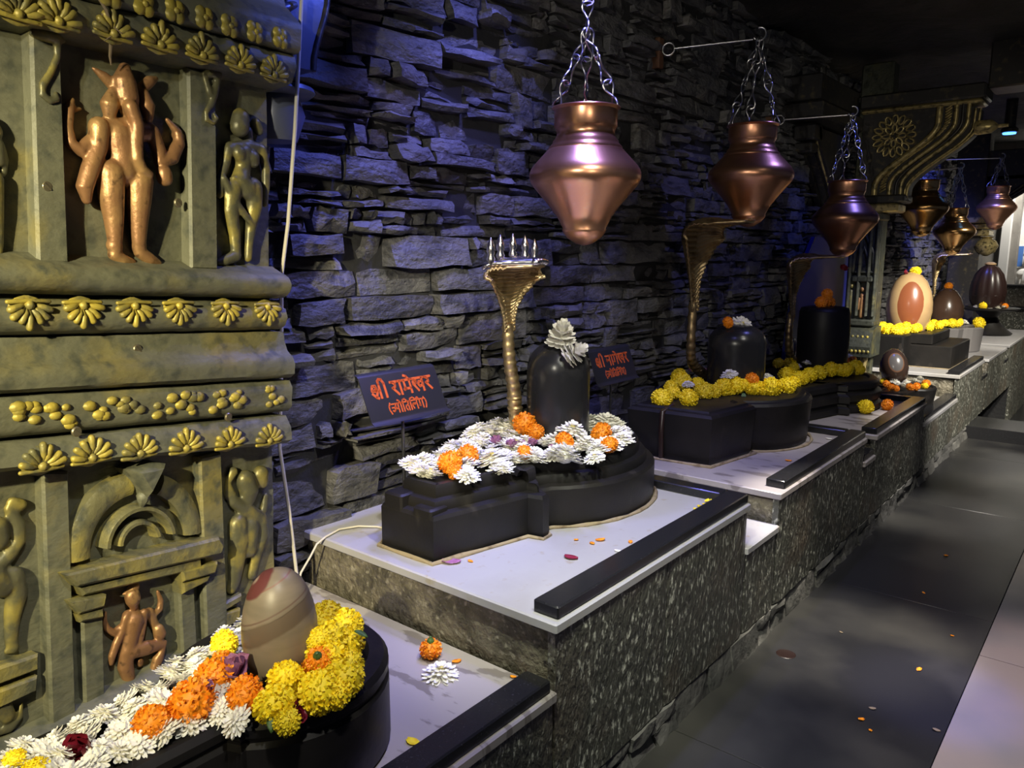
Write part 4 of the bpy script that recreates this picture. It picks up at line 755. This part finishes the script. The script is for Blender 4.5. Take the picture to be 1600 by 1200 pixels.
def chain(label,tip,rimz,c,k,group='chains holding the copper pots'):
    t=thing('chain',label,'chain',tip,0,group)
    J=Vector((c[0]+.0,c[1],rimz+.26*k)) if tip[2]-rimz>.5 else Vector(tip)
    def strand(a,b,ph=0):
        a=Vector(a)-Vector(tip); b=Vector(b)-Vector(tip); n=max(2,round((b-a).length/.096)); d=(b-a).normalized(); q=d.to_track_quat('Z','Y').to_matrix().to_4x4(); sc=(b-a).length/n/.096
        for i in range(n):
            o=link('link',LINK,t); o.matrix_local=Matrix.Translation(a+(b-a)*((i+.5)/n))@q@Matrix.Rotation(pi/2*(i%2)+ph,4,'Z')@Matrix.Diagonal((1,1,sc,1))
    if J!=Vector(tip): strand(tip,J)
    for i,a in enumerate((R(215),R(35),R(125))): strand(J,(c[0]+.108*k*math.cos(a),c[1]+.108*k*math.sin(a),rimz+.004),i*.5)
    return t
def rod(label,wallp,tip,m=mChain):
    t=thing('hook_rod',label,'hook',wallp,0,'wall rods holding the copper pots'); w=Vector(wallp); T=Vector(tip)-w
    d=T.normalized()
    obj('rod',MB().tube([d*.06,T-d*.03],.0065,8),m,t,60)
    u=Vector((0,0,1)); 
    obj('wall_eye',MB().tube([d*.03+ (d*math.cos(a)+u*math.sin(a))*.030 for a in [2*pi*i/18 for i in range(18)]],.0065,8,closed=True),m,t,60)
    obj('end_hook',MB().tube([T+u*.022+d*(.030*math.sin(a))-u*(.030*math.cos(a)) for a in [R(-60+i*15) for i in range(18)]],.0065,8),m,t,60)
    obj('wall_plate',MB().box(-.06,-.004,-.025,.025,-.09,.06,.004),mRust,t)
    return t
POTS=[(-1.6,2.36,2.0,1.0,mCop,'large polished copper pot hanging in front, blue-lit, above the white-flowered basin',(-2.03,2.25,2.78),(-1.6,2.36,2.80)),
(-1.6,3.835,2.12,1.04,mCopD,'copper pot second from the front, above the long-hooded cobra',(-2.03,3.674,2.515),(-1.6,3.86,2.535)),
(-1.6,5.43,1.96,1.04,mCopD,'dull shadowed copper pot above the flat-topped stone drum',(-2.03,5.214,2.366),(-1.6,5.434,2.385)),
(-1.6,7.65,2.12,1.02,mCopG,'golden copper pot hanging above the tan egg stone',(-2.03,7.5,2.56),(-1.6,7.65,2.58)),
(-1.6,9.12,1.945,1.0,mCopG,'low golden copper pot hanging above the dark brown egg stone',(-2.03,9.088,2.34),(-1.6,9.15,2.352)),
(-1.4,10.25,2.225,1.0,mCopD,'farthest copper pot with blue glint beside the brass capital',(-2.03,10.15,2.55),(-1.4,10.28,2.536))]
NM=['nearest','second','third','fourth','fifth','farthest']
for i,(x,y,z,k,mm,lab,wp,tp) in enumerate(POTS):
    me=potmesh('copper_pot',k); me.materials.append(mm); o=link('copper_pot',me,None,(x,y,z)); tag(o,lab,'pot','copper pots hanging over the basins')
    chain(f'twisted wire chain from which the {NM[i]} copper pot hangs',tp,z,(x,y),k); rod(f'iron wall rod with looped ends holding the {NM[i]} copper pot',wp,tp)
# ================================================================ steel name plates
def strokes_mesh(st,w,x0,y0,sx,sy,h=.0006):
    m=MB()
    for s in st:
        for (a,b) in zip(s[:-1],s[1:]):
            A=Vector((x0+a[0]*sx,y0+a[1]*sy)); B=Vector((x0+b[0]*sx,y0+b[1]*sy)); d=(B-A); d=d.normalized() if d.length else Vector((1,0)); A=A-d*w*.4; B=B+d*w*.4; q=Vector((-d.y,d.x))*w/2
            m.rings([[(A.x+q.x,A.y+q.y,0),(A.x-q.x,A.y-q.y,0),(B.x-q.x,B.y-q.y,0),(B.x+q.x,B.y+q.y,0)],[(A.x+q.x,A.y+q.y,h),(A.x-q.x,A.y-q.y,h),(B.x-q.x,B.y-q.y,h),(B.x+q.x,B.y+q.y,h)]])
    return m
G={}
G['shri']=(1.0,[[(.05,.72),(.12,.92),(.30,.92),(.34,.72),(.22,.60),(.02,.58)],[(.05,.56),(.30,.52),(.52,.56)],[(.40,.53),(.22,.08)],[(.02,.36),(.22,.08),(.34,.0)],[(.55,1.0),(.55,.0)],[(.92,1.02),(.92,.0)],[(.55,1.0),(.55,1.22),(.66,1.36),(.80,1.32),(.92,1.02)]])
G['ra']=(.48,[[(0,1),(.48,1)],[(.10,1),(.30,.82),(.28,.62),(.10,.55),(.42,.04)]])
G['aa']=(.32,[[(0,1),(.32,1)],[(.16,1),(.16,0)]])
G['ma']=(.72,[[(0,1),(.72,1)],[(.16,1),(.16,.42),(.08,.30),(.22,.34),(.55,.34)],[(.55,1),(.55,0)]])
G['e']=(0,[[(-.17,1),(-.30,1.25),(-.46,1.34)]])
G['shva']=(.92,[[(0,1),(.92,1)],[(.06,.72),(.16,.88),(.30,.80),(.26,.64),(.06,.56)],[(.10,.54),(.34,.06)],[(.75,1),(.75,0)],[(.75,.70),(.52,.72),(.42,.52),(.52,.34),(.75,.44)]])
G['na']=(.66,[[(0,1),(.66,1)],[(.52,1),(.52,0)],[(.52,.56),(.24,.56),(.14,.66),(.12,.46),(.24,.54)]])
G['ga']=(.70,[[(0,1),(.70,1)],[(.18,1),(.18,.40),(.08,.30),(.20,.28)],[(.54,1),(.54,0)]])
G['jya']=(1.0,[[(0,1),(1,1)],[(.02,.60),(.34,.60),(.36,.30),(.16,.16),(.06,.28)],[(.34,.60),(.48,.72)],[(.50,1),(.48,.62),(.58,.42),(.80,.46)],[(.80,1),(.80,0)]])
G['o']=(.30,[[(0,1),(.30,1)],[(.15,1),(.15,0)],[(.15,1),(.02,1.25),(-.14,1.34)]])
G['ti']=(.95,[[(0,1),(.95,1)],[(.14,1),(.14,0)],[(.14,1),(.20,1.26),(.45,1.34),(.72,1.02)],[(.78,1),(.78,0)],[(.78,.62),(.48,.58),(.42,.30),(.54,.06)]])
G['rlim']=(1.15,[[(0,1),(1.15,1)],[(.14,1),(.14,0)],[(.14,1),(.22,1.26),(.55,1.34),(.90,1.02)],[(.95,1),(.95,0)],[(.95,.64),(.72,.66),(.62,.50),(.54,.66),(.40,.60),(.36,.36),(.46,.10)],[(.98,1.08),(1.06,1.26),(1.18,1.24)],[(1.22,1.10),(1.24,1.12)]])
G['(']=(.4,[[(.28,1.15),(.10,.8),(.08,.4),(.24,-.05)]]); G[')']=(.4,[[(.10,1.15),(.28,.8),(.30,.4),(.14,-.05)]]); G[' ']=(.35,[])
def word(ks,sp=.0):
    x=0; out=[]
    for k in ks:
        w,ss=G[k]; out+=[[(p[0]+x,p[1]) for p in s] for s in ss]; x+=w+sp
    return out,x
def plate(label,c,pole_z,wid,hgt,tilt,word1,scale=1):
    t=thing('name_plate',label,'sign',(c[0],c[1],pole_z),0,'steel name plates on poles')
    Mx=Matrix.Translation((0,0,c[2]-pole_z))@Matrix(((0,0,1,0),(1,0,0,0),(0,1,0,0),(0,0,0,1))).to_4x4()@Matrix.Rotation(-tilt,4,'X')
    W,H=wid/2,hgt/2; prof=[(-H-.016,.012),(-H-.004,.002),(-H+.004,0),(H-.004,0),(H+.004,-.003),(H+.014,-.014)]
    m=MB(); m.rings([[(-W,y,z) for y,z in prof]+[(-W,y,z-.0025) for y,z in prof[::-1]],[(W,y,z) for y,z in prof]+[(W,y,z-.0025) for y,z in prof[::-1]]]); obj('plate',m.xf(Mx),mSteel,t,30)
    s1,l1=word(word1); k=wid*.78/l1; st=strokes_mesh(s1,.0086*scale,-l1*k/2,-H*.02,k,hgt*.30)
    s2,l2=word(['(','jya','o','ti','rlim','ga',')']); k2=wid*.50/l2; st2=strokes_mesh(s2,.0050*scale,-l2*k2/2,-H*.78,k2,hgt*.20); st.add(st2.v,st2.f)
    st.v=[(x,y,z+.0006) for x,y,z in st.v]; obj('lettering',st.xf(Mx),mRed,t,0,label='orange-red painted Devanagari lettering')
    obj('pole',MB().tube([(-.012,0,.0),(-.012,0,c[2]-pole_z-.02)],.0055,8),mSteel,t,60)
    obj('pole_foot',MB().lathe([(.028,0),(.028,.004),(.010,.008)],(-.012,0,0),16),mSteel,t)
plate('tilted steel name plate with orange-red lettering at left of white-flowered basin',(-1.85,1.695,1.045),.610,.335,.150,R(24),['shri',' ','ra','aa','ma','e','shva','ra'])
plate('steel name plate with orange-red lettering half hidden behind tall black stone',(-1.86,3.00,.995),.57,.345,.145,R(20),['shri',' ','na','aa','ga','e','shva','ra'],.9)
# ================================================================ flowers
def pompom(seed,n=300,core=.92):
    q=random.Random(seed); m=MB().ball((0,0,0),core,10)
    for i in range(n):
        z=1-2*(i+.5)/n; r=math.sqrt(1-z*z); a=i*2.399963+q.uniform(-.15,.15); d=Vector((r*math.cos(a),r*math.sin(a),z)); t=d.cross(Vector((q.uniform(-1,1),q.uniform(-1,1),q.uniform(-1,1)))).normalized(); b=d.cross(t)
        L=q.uniform(.98,1.08); w=.085; c=q.uniform(-.08,.08)
        B=d*.78; Mi=d*(L*.95)+b*(.03+c); T=d*L+b*(.10+c)
        m.add([B-t*w*.5,B+t*w*.5,Mi-t*w,Mi+t*w,T-t*w*.8+d*q.uniform(-.03,.03),T+t*w*.8+d*q.uniform(-.03,.03)],[(0,1,3,2),(2,3,5,4)])
    m.v=[(v[0],v[1],v[2]*.86) for v in m.v]; return m
def mum(seed,layers=((1.0,17,.04),(.92,15,.20),(.76,12,.36),(.55,9,.50),(.32,6,.58)),w=.115):
    q=random.Random(seed); m=MB().ball((0,0,.12),.42,8,(1,1,.75))
    for (rad,n,h) in layers:
        o=q.random()*6
        for i in range(n):
            a=o+2*pi*i/n+q.uniform(-.12,.12); c,s=math.cos(a),math.sin(a); L=rad*q.uniform(.88,1.08); dz=q.uniform(-.05,.06); pts=[]
            for (t,ww,zz) in ((.12,.45,.06),(.50,.95,.04),(.82,1.1,.02),(.97,.75,.03),(1.04,.25,.05)):
                r=L*t; x,y=r*c,r*s; wx,wy=-s*w*ww,c*w*ww; z=h*(.75+.35*t*(h-.15)/.4)+zz+dz; pts+=[(x-wx,y-wy,z+.015),(x,y,z-.02),(x+wx,y+wy,z+.015)]
            m.add(pts,[(k*3+j,k*3+j+1,k*3+j+4,k*3+j+3) for k in range(4) for j in range(2)])
    return m
def roseblob(seed,n=9):
    q=random.Random(seed); m=MB()
    for i in range(n):
        a=i*2.4+q.uniform(-.3,.3); rr=.25+.75*(i/n); c,s=math.cos(a),math.sin(a); rows=[]
        for j in range(5):
            v=j/4; row=[]
            for k in range(7):
                u=-1+k/3; ww=.62*(math.sin(pi*(.15+.7*v)))*(.5+.5*rr); fo=rr*(.25+.6*v)+.10*u*u*-1+.06*math.sin(3*u+i); zz=-.1+.95*v*(1-.35*rr)+.05*math.sin(4*u+2*i)
                row.append((c*fo-s*u*ww,s*fo+c*u*ww,zz))
            rows.append(row)
        m.grid(rows)
    return m
PY=[pompom(i).mesh('marigold',mY,60) for i in range(4)]; PO=[pompom(i+10,260,.90).mesh('marigold',mO,60) for i in range(4)]
PW=[mum(i).mesh('chrysanthemum',mWh,0) for i in range(5)]; PP=[roseblob(i).mesh('purple_bloom',mPu,0) for i in range(3)]; PR=[roseblob(i+7,11).mesh('rose',mRose,0) for i in range(2)]
PK=[mum(i+30,((1.0,15,.05),(.96,15,.35),(.86,14,.62),(.66,12,.86),(.42,9,1.0),(.2,6,1.08)),.20).mesh('chrysanthemum',mWh,0) for i in range(3)]
PC=MB().ball((0,0,.48),.17,8,(1,1,.6)).mesh('centre',mCr,60)
for l in (PW,PP,PR,PK):
    for me in l:
        if l is not PW: me.shade_smooth()
ORD=['leftmost','second from the left','third from the left','fourth from the left','fifth from the left','sixth from the left','seventh from the left','eighth from the left','ninth from the left','tenth from the left']+[f'{i}th from the left' for i in range(11,50)]
qf=random.Random(21)
def bloom(kind,p,r,tilt=None):
    L={'Y':PY,'O':PO,'W':PW,'P':PP,'R':PR,'K':PK}[kind]; nm={'Y':'marigold','O':'marigold','W':'chrysanthemum','P':'purple_bloom','R':'rose','K':'chrysanthemum'}[kind]
    o=link(nm,qf.choice(L)); z=p[2]-(r*.35 if kind in 'WPRK' else 0); o.location=(p[0],p[1],z)
    t=.28 if kind in 'WP' else 1.2; o.rotation_euler=tilt or (qf.uniform(-t,t),qf.uniform(-t,t),qf.uniform(0,6.3)); o.scale=(r,r,r)
    return o
WH={'y0':'the nearest black basin','y1':'the white-flowered basin','y2':'the marigold-edged second basin','y3':'the stacked bulging basin','sm':'the small low basin','p4':'the square stepped basin','p5':'the grey round vessel','p6':'the far pedestal dish'}
DS={'Y':'yellow marigold head','O':'orange marigold head','W':'white chrysanthemum bloom','P':'purple bloom'}
FLOWERS['p4']['Y']+=[(-1.74,6.72,.885,.04),(-1.66,6.70,.89,.042),(-1.57,6.68,.888,.04),(-1.50,6.72,.885,.036),(-1.60,6.80,.892,.04),(-1.48,6.84,.888,.038),(-1.44,6.95,.886,.036)]
FLOWERS['p6']['W']+=[(-1.38+.2*math.cos(a),10.35+.2*math.sin(a),.9,.035) for a in (3.6,4.0,4.4,4.8,5.2,5.6)]
for k,d in FLOWERS.items():
    for t,l in d.items():
        l=sorted(l,key=lambda f:px(f[:3]))
        for i,f in enumerate(l):
            if k=='p6':
                v=Vector((f[0]+1.38,f[1]-10.35)); v=v*min(1,.25/v.length); f=(-1.38+v.x,10.35+v.y,.874+f[3]*.8,f[3])
            if t in 'WP' and k in ('y2','y3','sm'): f=(f[0],f[1],f[2]+(.030 if k!='sm' else .018),f[3]*1.15)
            if k=='p5':
                v=Vector((f[0]+1.43,f[1]-8.5)); v=v*min(1,.235/v.length); f=(-1.43+v.x,8.5+v.y,.800+f[3]*.8,f[3])
            if k=='y2' and f[1]>4.05: f=(-1.52,4.02-.02*i,f[2],f[3])
            if k=='p4' and f[1]<6.70: f=(f[0],6.70,f[2],f[3])
            o=bloom(t,f[:3],f[3]*(1.08 if t!='W' else 1.0 if i%2 else 1.15))
            tag(o,f'{DS[t]} on {WH[k]}, '+(ORD[i] if len(l)>1 else 'the only one there'),'flower',f'{DS[t]}s on {WH[k]}')
            if t=='W' and k=='y1' and i%3==0: link('centre',PC,o)
# the dense white mass on the nearest basin: small white heads packed side by side
poly=[(-1.425,.12),(-1.430,.40),(-1.450,.55),(-1.475,.66),(-1.515,.78),(-1.545,.88),(-1.55,.95),(-1.50,.97),(-1.47,.80),(-1.40,.72),(-1.27,.74),(-1.205,.70),(-1.21,.655),(-1.27,.66),(-1.285,.5),(-1.29,.12)]
def inside(p,pl):
    c=False
    for i in range(len(pl)):
        a,b=pl[i-1],pl[i]
        if (a[1]>p[1])!=(b[1]>p[1]) and p[0]<(b[0]-a[0])*(p[1]-a[1])/(b[1]-a[1])+a[0]: c=not c
    return c
qw=random.Random(5); pts=[]
for _ in range(6000):
    p=(qw.uniform(-1.60,-1.19),qw.uniform(.12,.98))
    if not inside(p,poly) or math.hypot(p[0]+1.335,p[1]-.855)<.088: continue
    if any(math.hypot(p[0]-s[0],p[1]-s[1])<.034 for s in pts): continue
    pts.append(p)
for p in pts:
    o=bloom('W',(p[0],p[1],.650+.012*qw.random()),.033*qw.uniform(.85,1.15),(qw.uniform(-.7,.7),qw.uniform(-.7,.7),qw.uniform(0,6)))
    tag(o,'small white bloom packed into the white mass on the nearest black basin','flower','white blooms packed on the nearest basin')
ell=[]
for _ in range(5000):
    x,y=qw.uniform(-1.98,-1.32),qw.uniform(1.58,2.62)
    inel=((x+1.67)/.275)**2+((y-2.26)/.315)**2<1; insp=abs(x+1.655)<.10+.25*max(0,y-1.62) and 1.60<y<2.0 and abs(x+1.655)<.165
    if not(inel or insp) or math.hypot(x+1.665,y-2.30)<.15: continue
    if any(math.hypot(x-f[0],y-f[1])<.040 for t in FLOWERS['y1'] for f in FLOWERS['y1'][t]) or any(math.hypot(x-s[0],y-s[1])<.062 for s in ell): continue
    ell.append((x,y))
for x,y in ell: tag(bloom('W',(x,y,.832+.012*qw.random()),.046*qw.uniform(.85,1.15)),'white bloom filling the heap on the stepped basin of the white marble platform','flower','white blooms filling the heap on the white-flowered basin')
def one(kind,p,r,label,cat='flower',tilt=None): return tag(bloom(kind,p,r,tilt),label,cat)
one('R',(-1.352,.462,.655),.042,'dark crimson rose at the left end of the white flower mass',tilt=(.9,.3,.4))
one('P',(-1.325,.742,.690),.044,'purple bloom leaning on the banded egg stone',tilt=(.3,-.2,1))
one('P',(-1.285,.66,.70),.018,'small mauve petal bloom resting on orange marigolds of nearest basin',tilt=(.5,0,2))
one('R',(-1.175,.775,.665),.030,'crumpled dark red rose between yellow marigolds of nearest basin',tilt=(1.2,.4,0)); one('R',(-1.145,.755,.655),.024,'small dark red rose petal tuft at rim of nearest basin',tilt=(1.0,-.6,2))
one('Y',(-1.335,.385,.655),.024,'yellow marigold head at the lower left corner of the picture')
for i,(an,ra,rr_,zz) in enumerate(((-28,.145,.037,.668),(4,.150,.040,.672),(36,.150,.040,.674),(66,.150,.040,.676),(94,.140,.038,.678),(125,.140,.036,.672),(50,.098,.030,.690),(80,.095,.030,.692))):
    one('Y',(-1.365+ra*math.cos(R(an)),.868+ra*math.sin(R(an)),zz),rr_,'large yellow marigold head ringing the right rim of nearest basin, '+['front','second','third','fourth','fifth','rearmost','inner','inner rear'][i]+' one')
def calyx(o,s=1): obj('calyx',MB().lathe([(.30,.62),(.34,.80),(.26,1.0),(.12,1.08),(.10,1.25),(.0005,1.28)],(0,0,0),10),mLeaf,o,60)
o=one('O',(-1.376,1.333,.458),.030,'fallen orange marigold lying calyx-up on veined marble shelf',tilt=(.1,.1,0)); calyx(o)
o=one('O',(-1.212,.862,.690),.027,'orange marigold with green bud calyx beside the banded egg stone',tilt=(.5,.5,0)); calyx(o)
o=one('W',(-1.294,1.287,.447),.048,'fallen white chrysanthemum lying on veined marble shelf',tilt=(.06,.08,1)); link('centre',PC,o)
def leaf(label,p,L,tilt,m=mLeaf,name='leaf',cat='leaf'):
    rows=[[(L*t,L*.32*math.sin(pi*min(1,t*.94+.04))*s,L*(.10*s*s-.25*t*t)) for s in (-1,-.5,0,.5,1)] for t in (0,.2,.4,.6,.8,1)]
    o=obj(name,MB().grid(rows),m,None,60,p); o.rotation_euler=tilt; so=o.modifiers.new('thick','SOLIDIFY'); so.thickness=.0008; return tag(o,label,cat)
leaf('green leaf tucked under yellow marigolds on nearest basin rim',(-1.155,.720,.668),.035,(0,.6,-.9)); leaf('green leaf on top of yellow marigolds behind the egg stone',(-1.215,.955,.712),.03,(0,.2,.6)); leaf('green leaf among orange marigolds at left of egg stone',(-1.36,.71,.705),.03,(0,.2,2.4))
leaf('small green leaf among front marigolds of second basin',(-1.49,3.62,.815),.035,(0,.8,-1))
# offerings on top of the stones
one('K',(-1.635,2.27,1.190),.056,'big white bloom on top of the tall black stone, upper of two',tilt=(.2,.3,0)); one('K',(-1.588,2.245,1.145),.048,'white bloom slipping off the tall black stone, lower of two',tilt=(.5,.9,1))
o=one('W',(-1.61,3.84,1.145),.058,'white bloom with golden centre on second black stone',tilt=(.5,.7,0)); link('centre',PC,o); one('O',(-1.64,3.74,1.148),.030,'orange marigold beside the white bloom on second black stone')
for i,(p,r) in enumerate((((-1.60,5.06,1.188),.038),((-1.60,5.14,1.185),.040),((-1.60,5.17,1.235),.036),((-1.585,5.21,1.182),.032))): one('O',p,r,'orange marigold on the flat-topped stone drum, '+ORD[i])
one('Y',(-1.53,7.25,1.345),.045,'pale yellow bloom on top of the tan egg stone'); one('R',(-1.60,7.18,1.345),.03,'red petal tuft on top of the tan egg stone')
one('O',(-1.50,8.55,1.178),.038,'orange bloom on top of the dark brown egg stone')
one('R',(-1.55,5.30,1.408),.040,'red rose lying on the tip of the shadowed third cobra',tilt=(0,.4,0))
one('Y',(-1.232,4.85,.587),.048,'yellow marigold resting on marble below the stacked bulging basin'); one('O',(-1.159,5.05,.578),.036,'orange marigold resting against the foot of the stacked bulging basin')
# fallen petals and crumbs
def petal(label,p,L,m,rz,tl=.05,group=None):
    rows=[[(L*(t-.5),L*.34*math.sin(pi*(.12+.8*t))*s,L*.10*(s*s+(t-.5)**2*2)+.001) for s in (-1,-.5,0,.5,1)] for t in (0,.25,.5,.75,1)]
    o=obj('fallen_petal',MB().grid(rows),m,None,60,p); o.rotation_euler=(0,tl,rz); so=o.modifiers.new('thick','SOLIDIFY'); so.thickness=.0008; so.offset=1; return tag(o,label,'petal',group)
petal('red rose petal lying alone on white marble in front of basin',(-1.229,1.77,.611),.042,mRose,.3); petal('mauve petal lying at the spout corner of white-flowered basin',(-1.479,1.522,.611),.055,mPu,.7)
orp=[((-1.24,1.946),.030),((-1.245,1.907),.022),((-1.159,1.992),.02),((-1.442,1.564),.018),((-1.30,1.90),.016)]
for i,((x,y),L) in enumerate(sorted(orp,key=lambda q:px((q[0][0],q[0][1],.61)))): petal('orange petal scattered on white marble before the basin, '+ORD[i],(x,y,.611),L,mO,i*1.3,.1,'orange petals on white marble')
petal('cream petal near the kerb on white marble platform',(-1.151,1.904,.611),.02,mWh,.4)
for i in range(7): petal('yellow crumb petal in the small heap by the kerb of white marble platform',(-1.137+.012*math.sin(i*2.1),2.40+.022*i,.612+.003*(i%2)),.024,mY,i*.9,.2,'yellow crumb petals by the kerb')
petal('thin yellow petal strand lying on veined marble shelf near kerb',(-1.148,1.052,.431),.034,mY,.2); petal('orange petal lying beside the fallen white chrysanthemum',(-1.308,1.362,.431),.026,mO,1.2); petal('orange petal at the end of the nearest kerb',(-1.145,1.399,.431),.016,mO,.5)
petal('orange petal at the back of veined marble shelf, left of two',(-1.85,1.356,.431),.02,mO,.3); petal('orange petal at the back of veined marble shelf, right of two',(-1.787,1.363,.431),.02,mO,1)
petal('orange petal on buff marble before second basin',(-1.171,3.397,.571),.028,mO,.4); petal('cream petal near far corner of buff marble platform',(-1.162,3.939,.571),.03,mWh,.4)
fl=[(-.636,4.204,.030),(-.494,2.94,.024),(-.558,2.572,.022),(-.569,2.485,.024),(-.53,2.442,.016),(-.368,2.576,.022),(-.626,3.66,.016),(-.80,3.05,.014),(-.45,3.3,.016)]
for i,(x,y,L) in enumerate(sorted(fl,key=lambda q:px((q[0],q[1],0)))): petal('dry orange petal scrap on the black floor slabs, '+ORD[i],(x,y,.001),L,mO if i%3 else mTwig,i*1.1,.15,'petal scraps on the floor')
ch=obj('stone_chip',MB().box(-.022,.022,-.012,.012,0,.075,.010),mChip,None,40,(-1.40,1.115,.43)); ch.scale=(1.2,1,1.3); tag(ch,'grey stone chip standing behind yellow marigolds of the nearest basin','stone')
# cables
cb=thing('cable','old white cable hanging down beside the carved pillar','cable',(-1.93,1.305,.432))
for nm_,L in (('upper_run',[(-1.83,1.36,2.93),(-1.83,1.345,2.2),(-1.835,1.305,1.83),(-1.88,1.30,1.582),(-1.93,1.304,1.436),(-1.93,1.29,1.20),(-1.93,1.268,.931),(-1.93,1.29,.728),(-1.93,1.305,.518),(-1.93,1.307,.436)]),):
    obj(nm_,MB().tube([(x+1.93,y-1.305,z-.432) for x,y,z in L],.0055,8),mCream,cb,60)
obj('branch',MB().tube([(x+1.93,y-1.305,z-.432) for x,y,z in [(-1.79,1.590,.615),(-1.82,1.585,.615),(-1.865,1.577,.615),(-1.914,1.537,.617),(-1.939,1.478,.617),(-1.92,1.41,.616),(-1.925,1.38,.60),(-1.93,1.357,.564),(-1.93,1.32,.524),(-1.93,1.308,.486),(-1.93,1.31,.44)]],.0035,8),mCream,cb,60)
# lamp and things in the far bright niche
lp=thing('blue_lamp','small glowing blue lamp high on the dark ceiling at far right','lamp',(-1.187,9.0,2.644))
obj('housing',MB().lathe([(.05,.45),(.05,.05),(.075,.03),(.075,0),(.06,-.003)],(0,0,0),20),mDark,lp); obj('glow',MB().lathe([(.0,-.004),(.058,-.004),(.055,-.016),(.0,-.022)],(0,0,0),20,False),mLed,lp)
st=thing('draped_statue','pale draped statue seated in the far bright niche at right edge','statue',(-1.12,12.75,1.07))
obj('statue_base',MB().box(-.25,.25,-.12,.2,-.0,.08,.01),mWPl,st)
m=MB().tube([(0,0,.10),(0,0,.4),(0,0,.62),(0,0,.72)],[.20,.16,.14,.05],12,round_=True).ball((0,0,.85),.10,12).tube([(-.15,-.02,.6),(-.20,-.08,.4),(-.06,-.14,.32)],[.05,.045,.04],8,round_=True).tube([(.15,-.02,.6),(.20,-.08,.4),(.06,-.14,.32)],[.05,.045,.04],8,round_=True).tube([(-.22,-.06,.14),(0,-.16,.14),(.22,-.06,.14)],[.08,.09,.08],8,round_=True)
o=obj('figure',m,mWPl,st,0); o.data.shade_smooth(); q=o.modifiers.new('merge','REMESH'); q.mode='VOXEL'; q.voxel_size=.014; q.use_smooth_shade=True
for k in range(5): obj('drapery_fold',MB().tube([(-.16+.08*k,-.10,.30),(-.19+.095*k,-.19,.16),(-.20+.10*k,-.19,.06)],[.012,.018,.02],8,round_=True),mWPl,st,60)
pt=thing('blue_picture','small framed blue picture hanging in the far bright niche','picture',(-1.46,12.98,1.45)); obj('frame',MB().box(-.09,.09,-.02,0,-.16,.16,.006),mWPl,pt); obj('picture',MB().box(-.07,.07,-.024,-.02,-.14,.14),mat('blue_print',(.06,.16,.45),.5),pt,0)
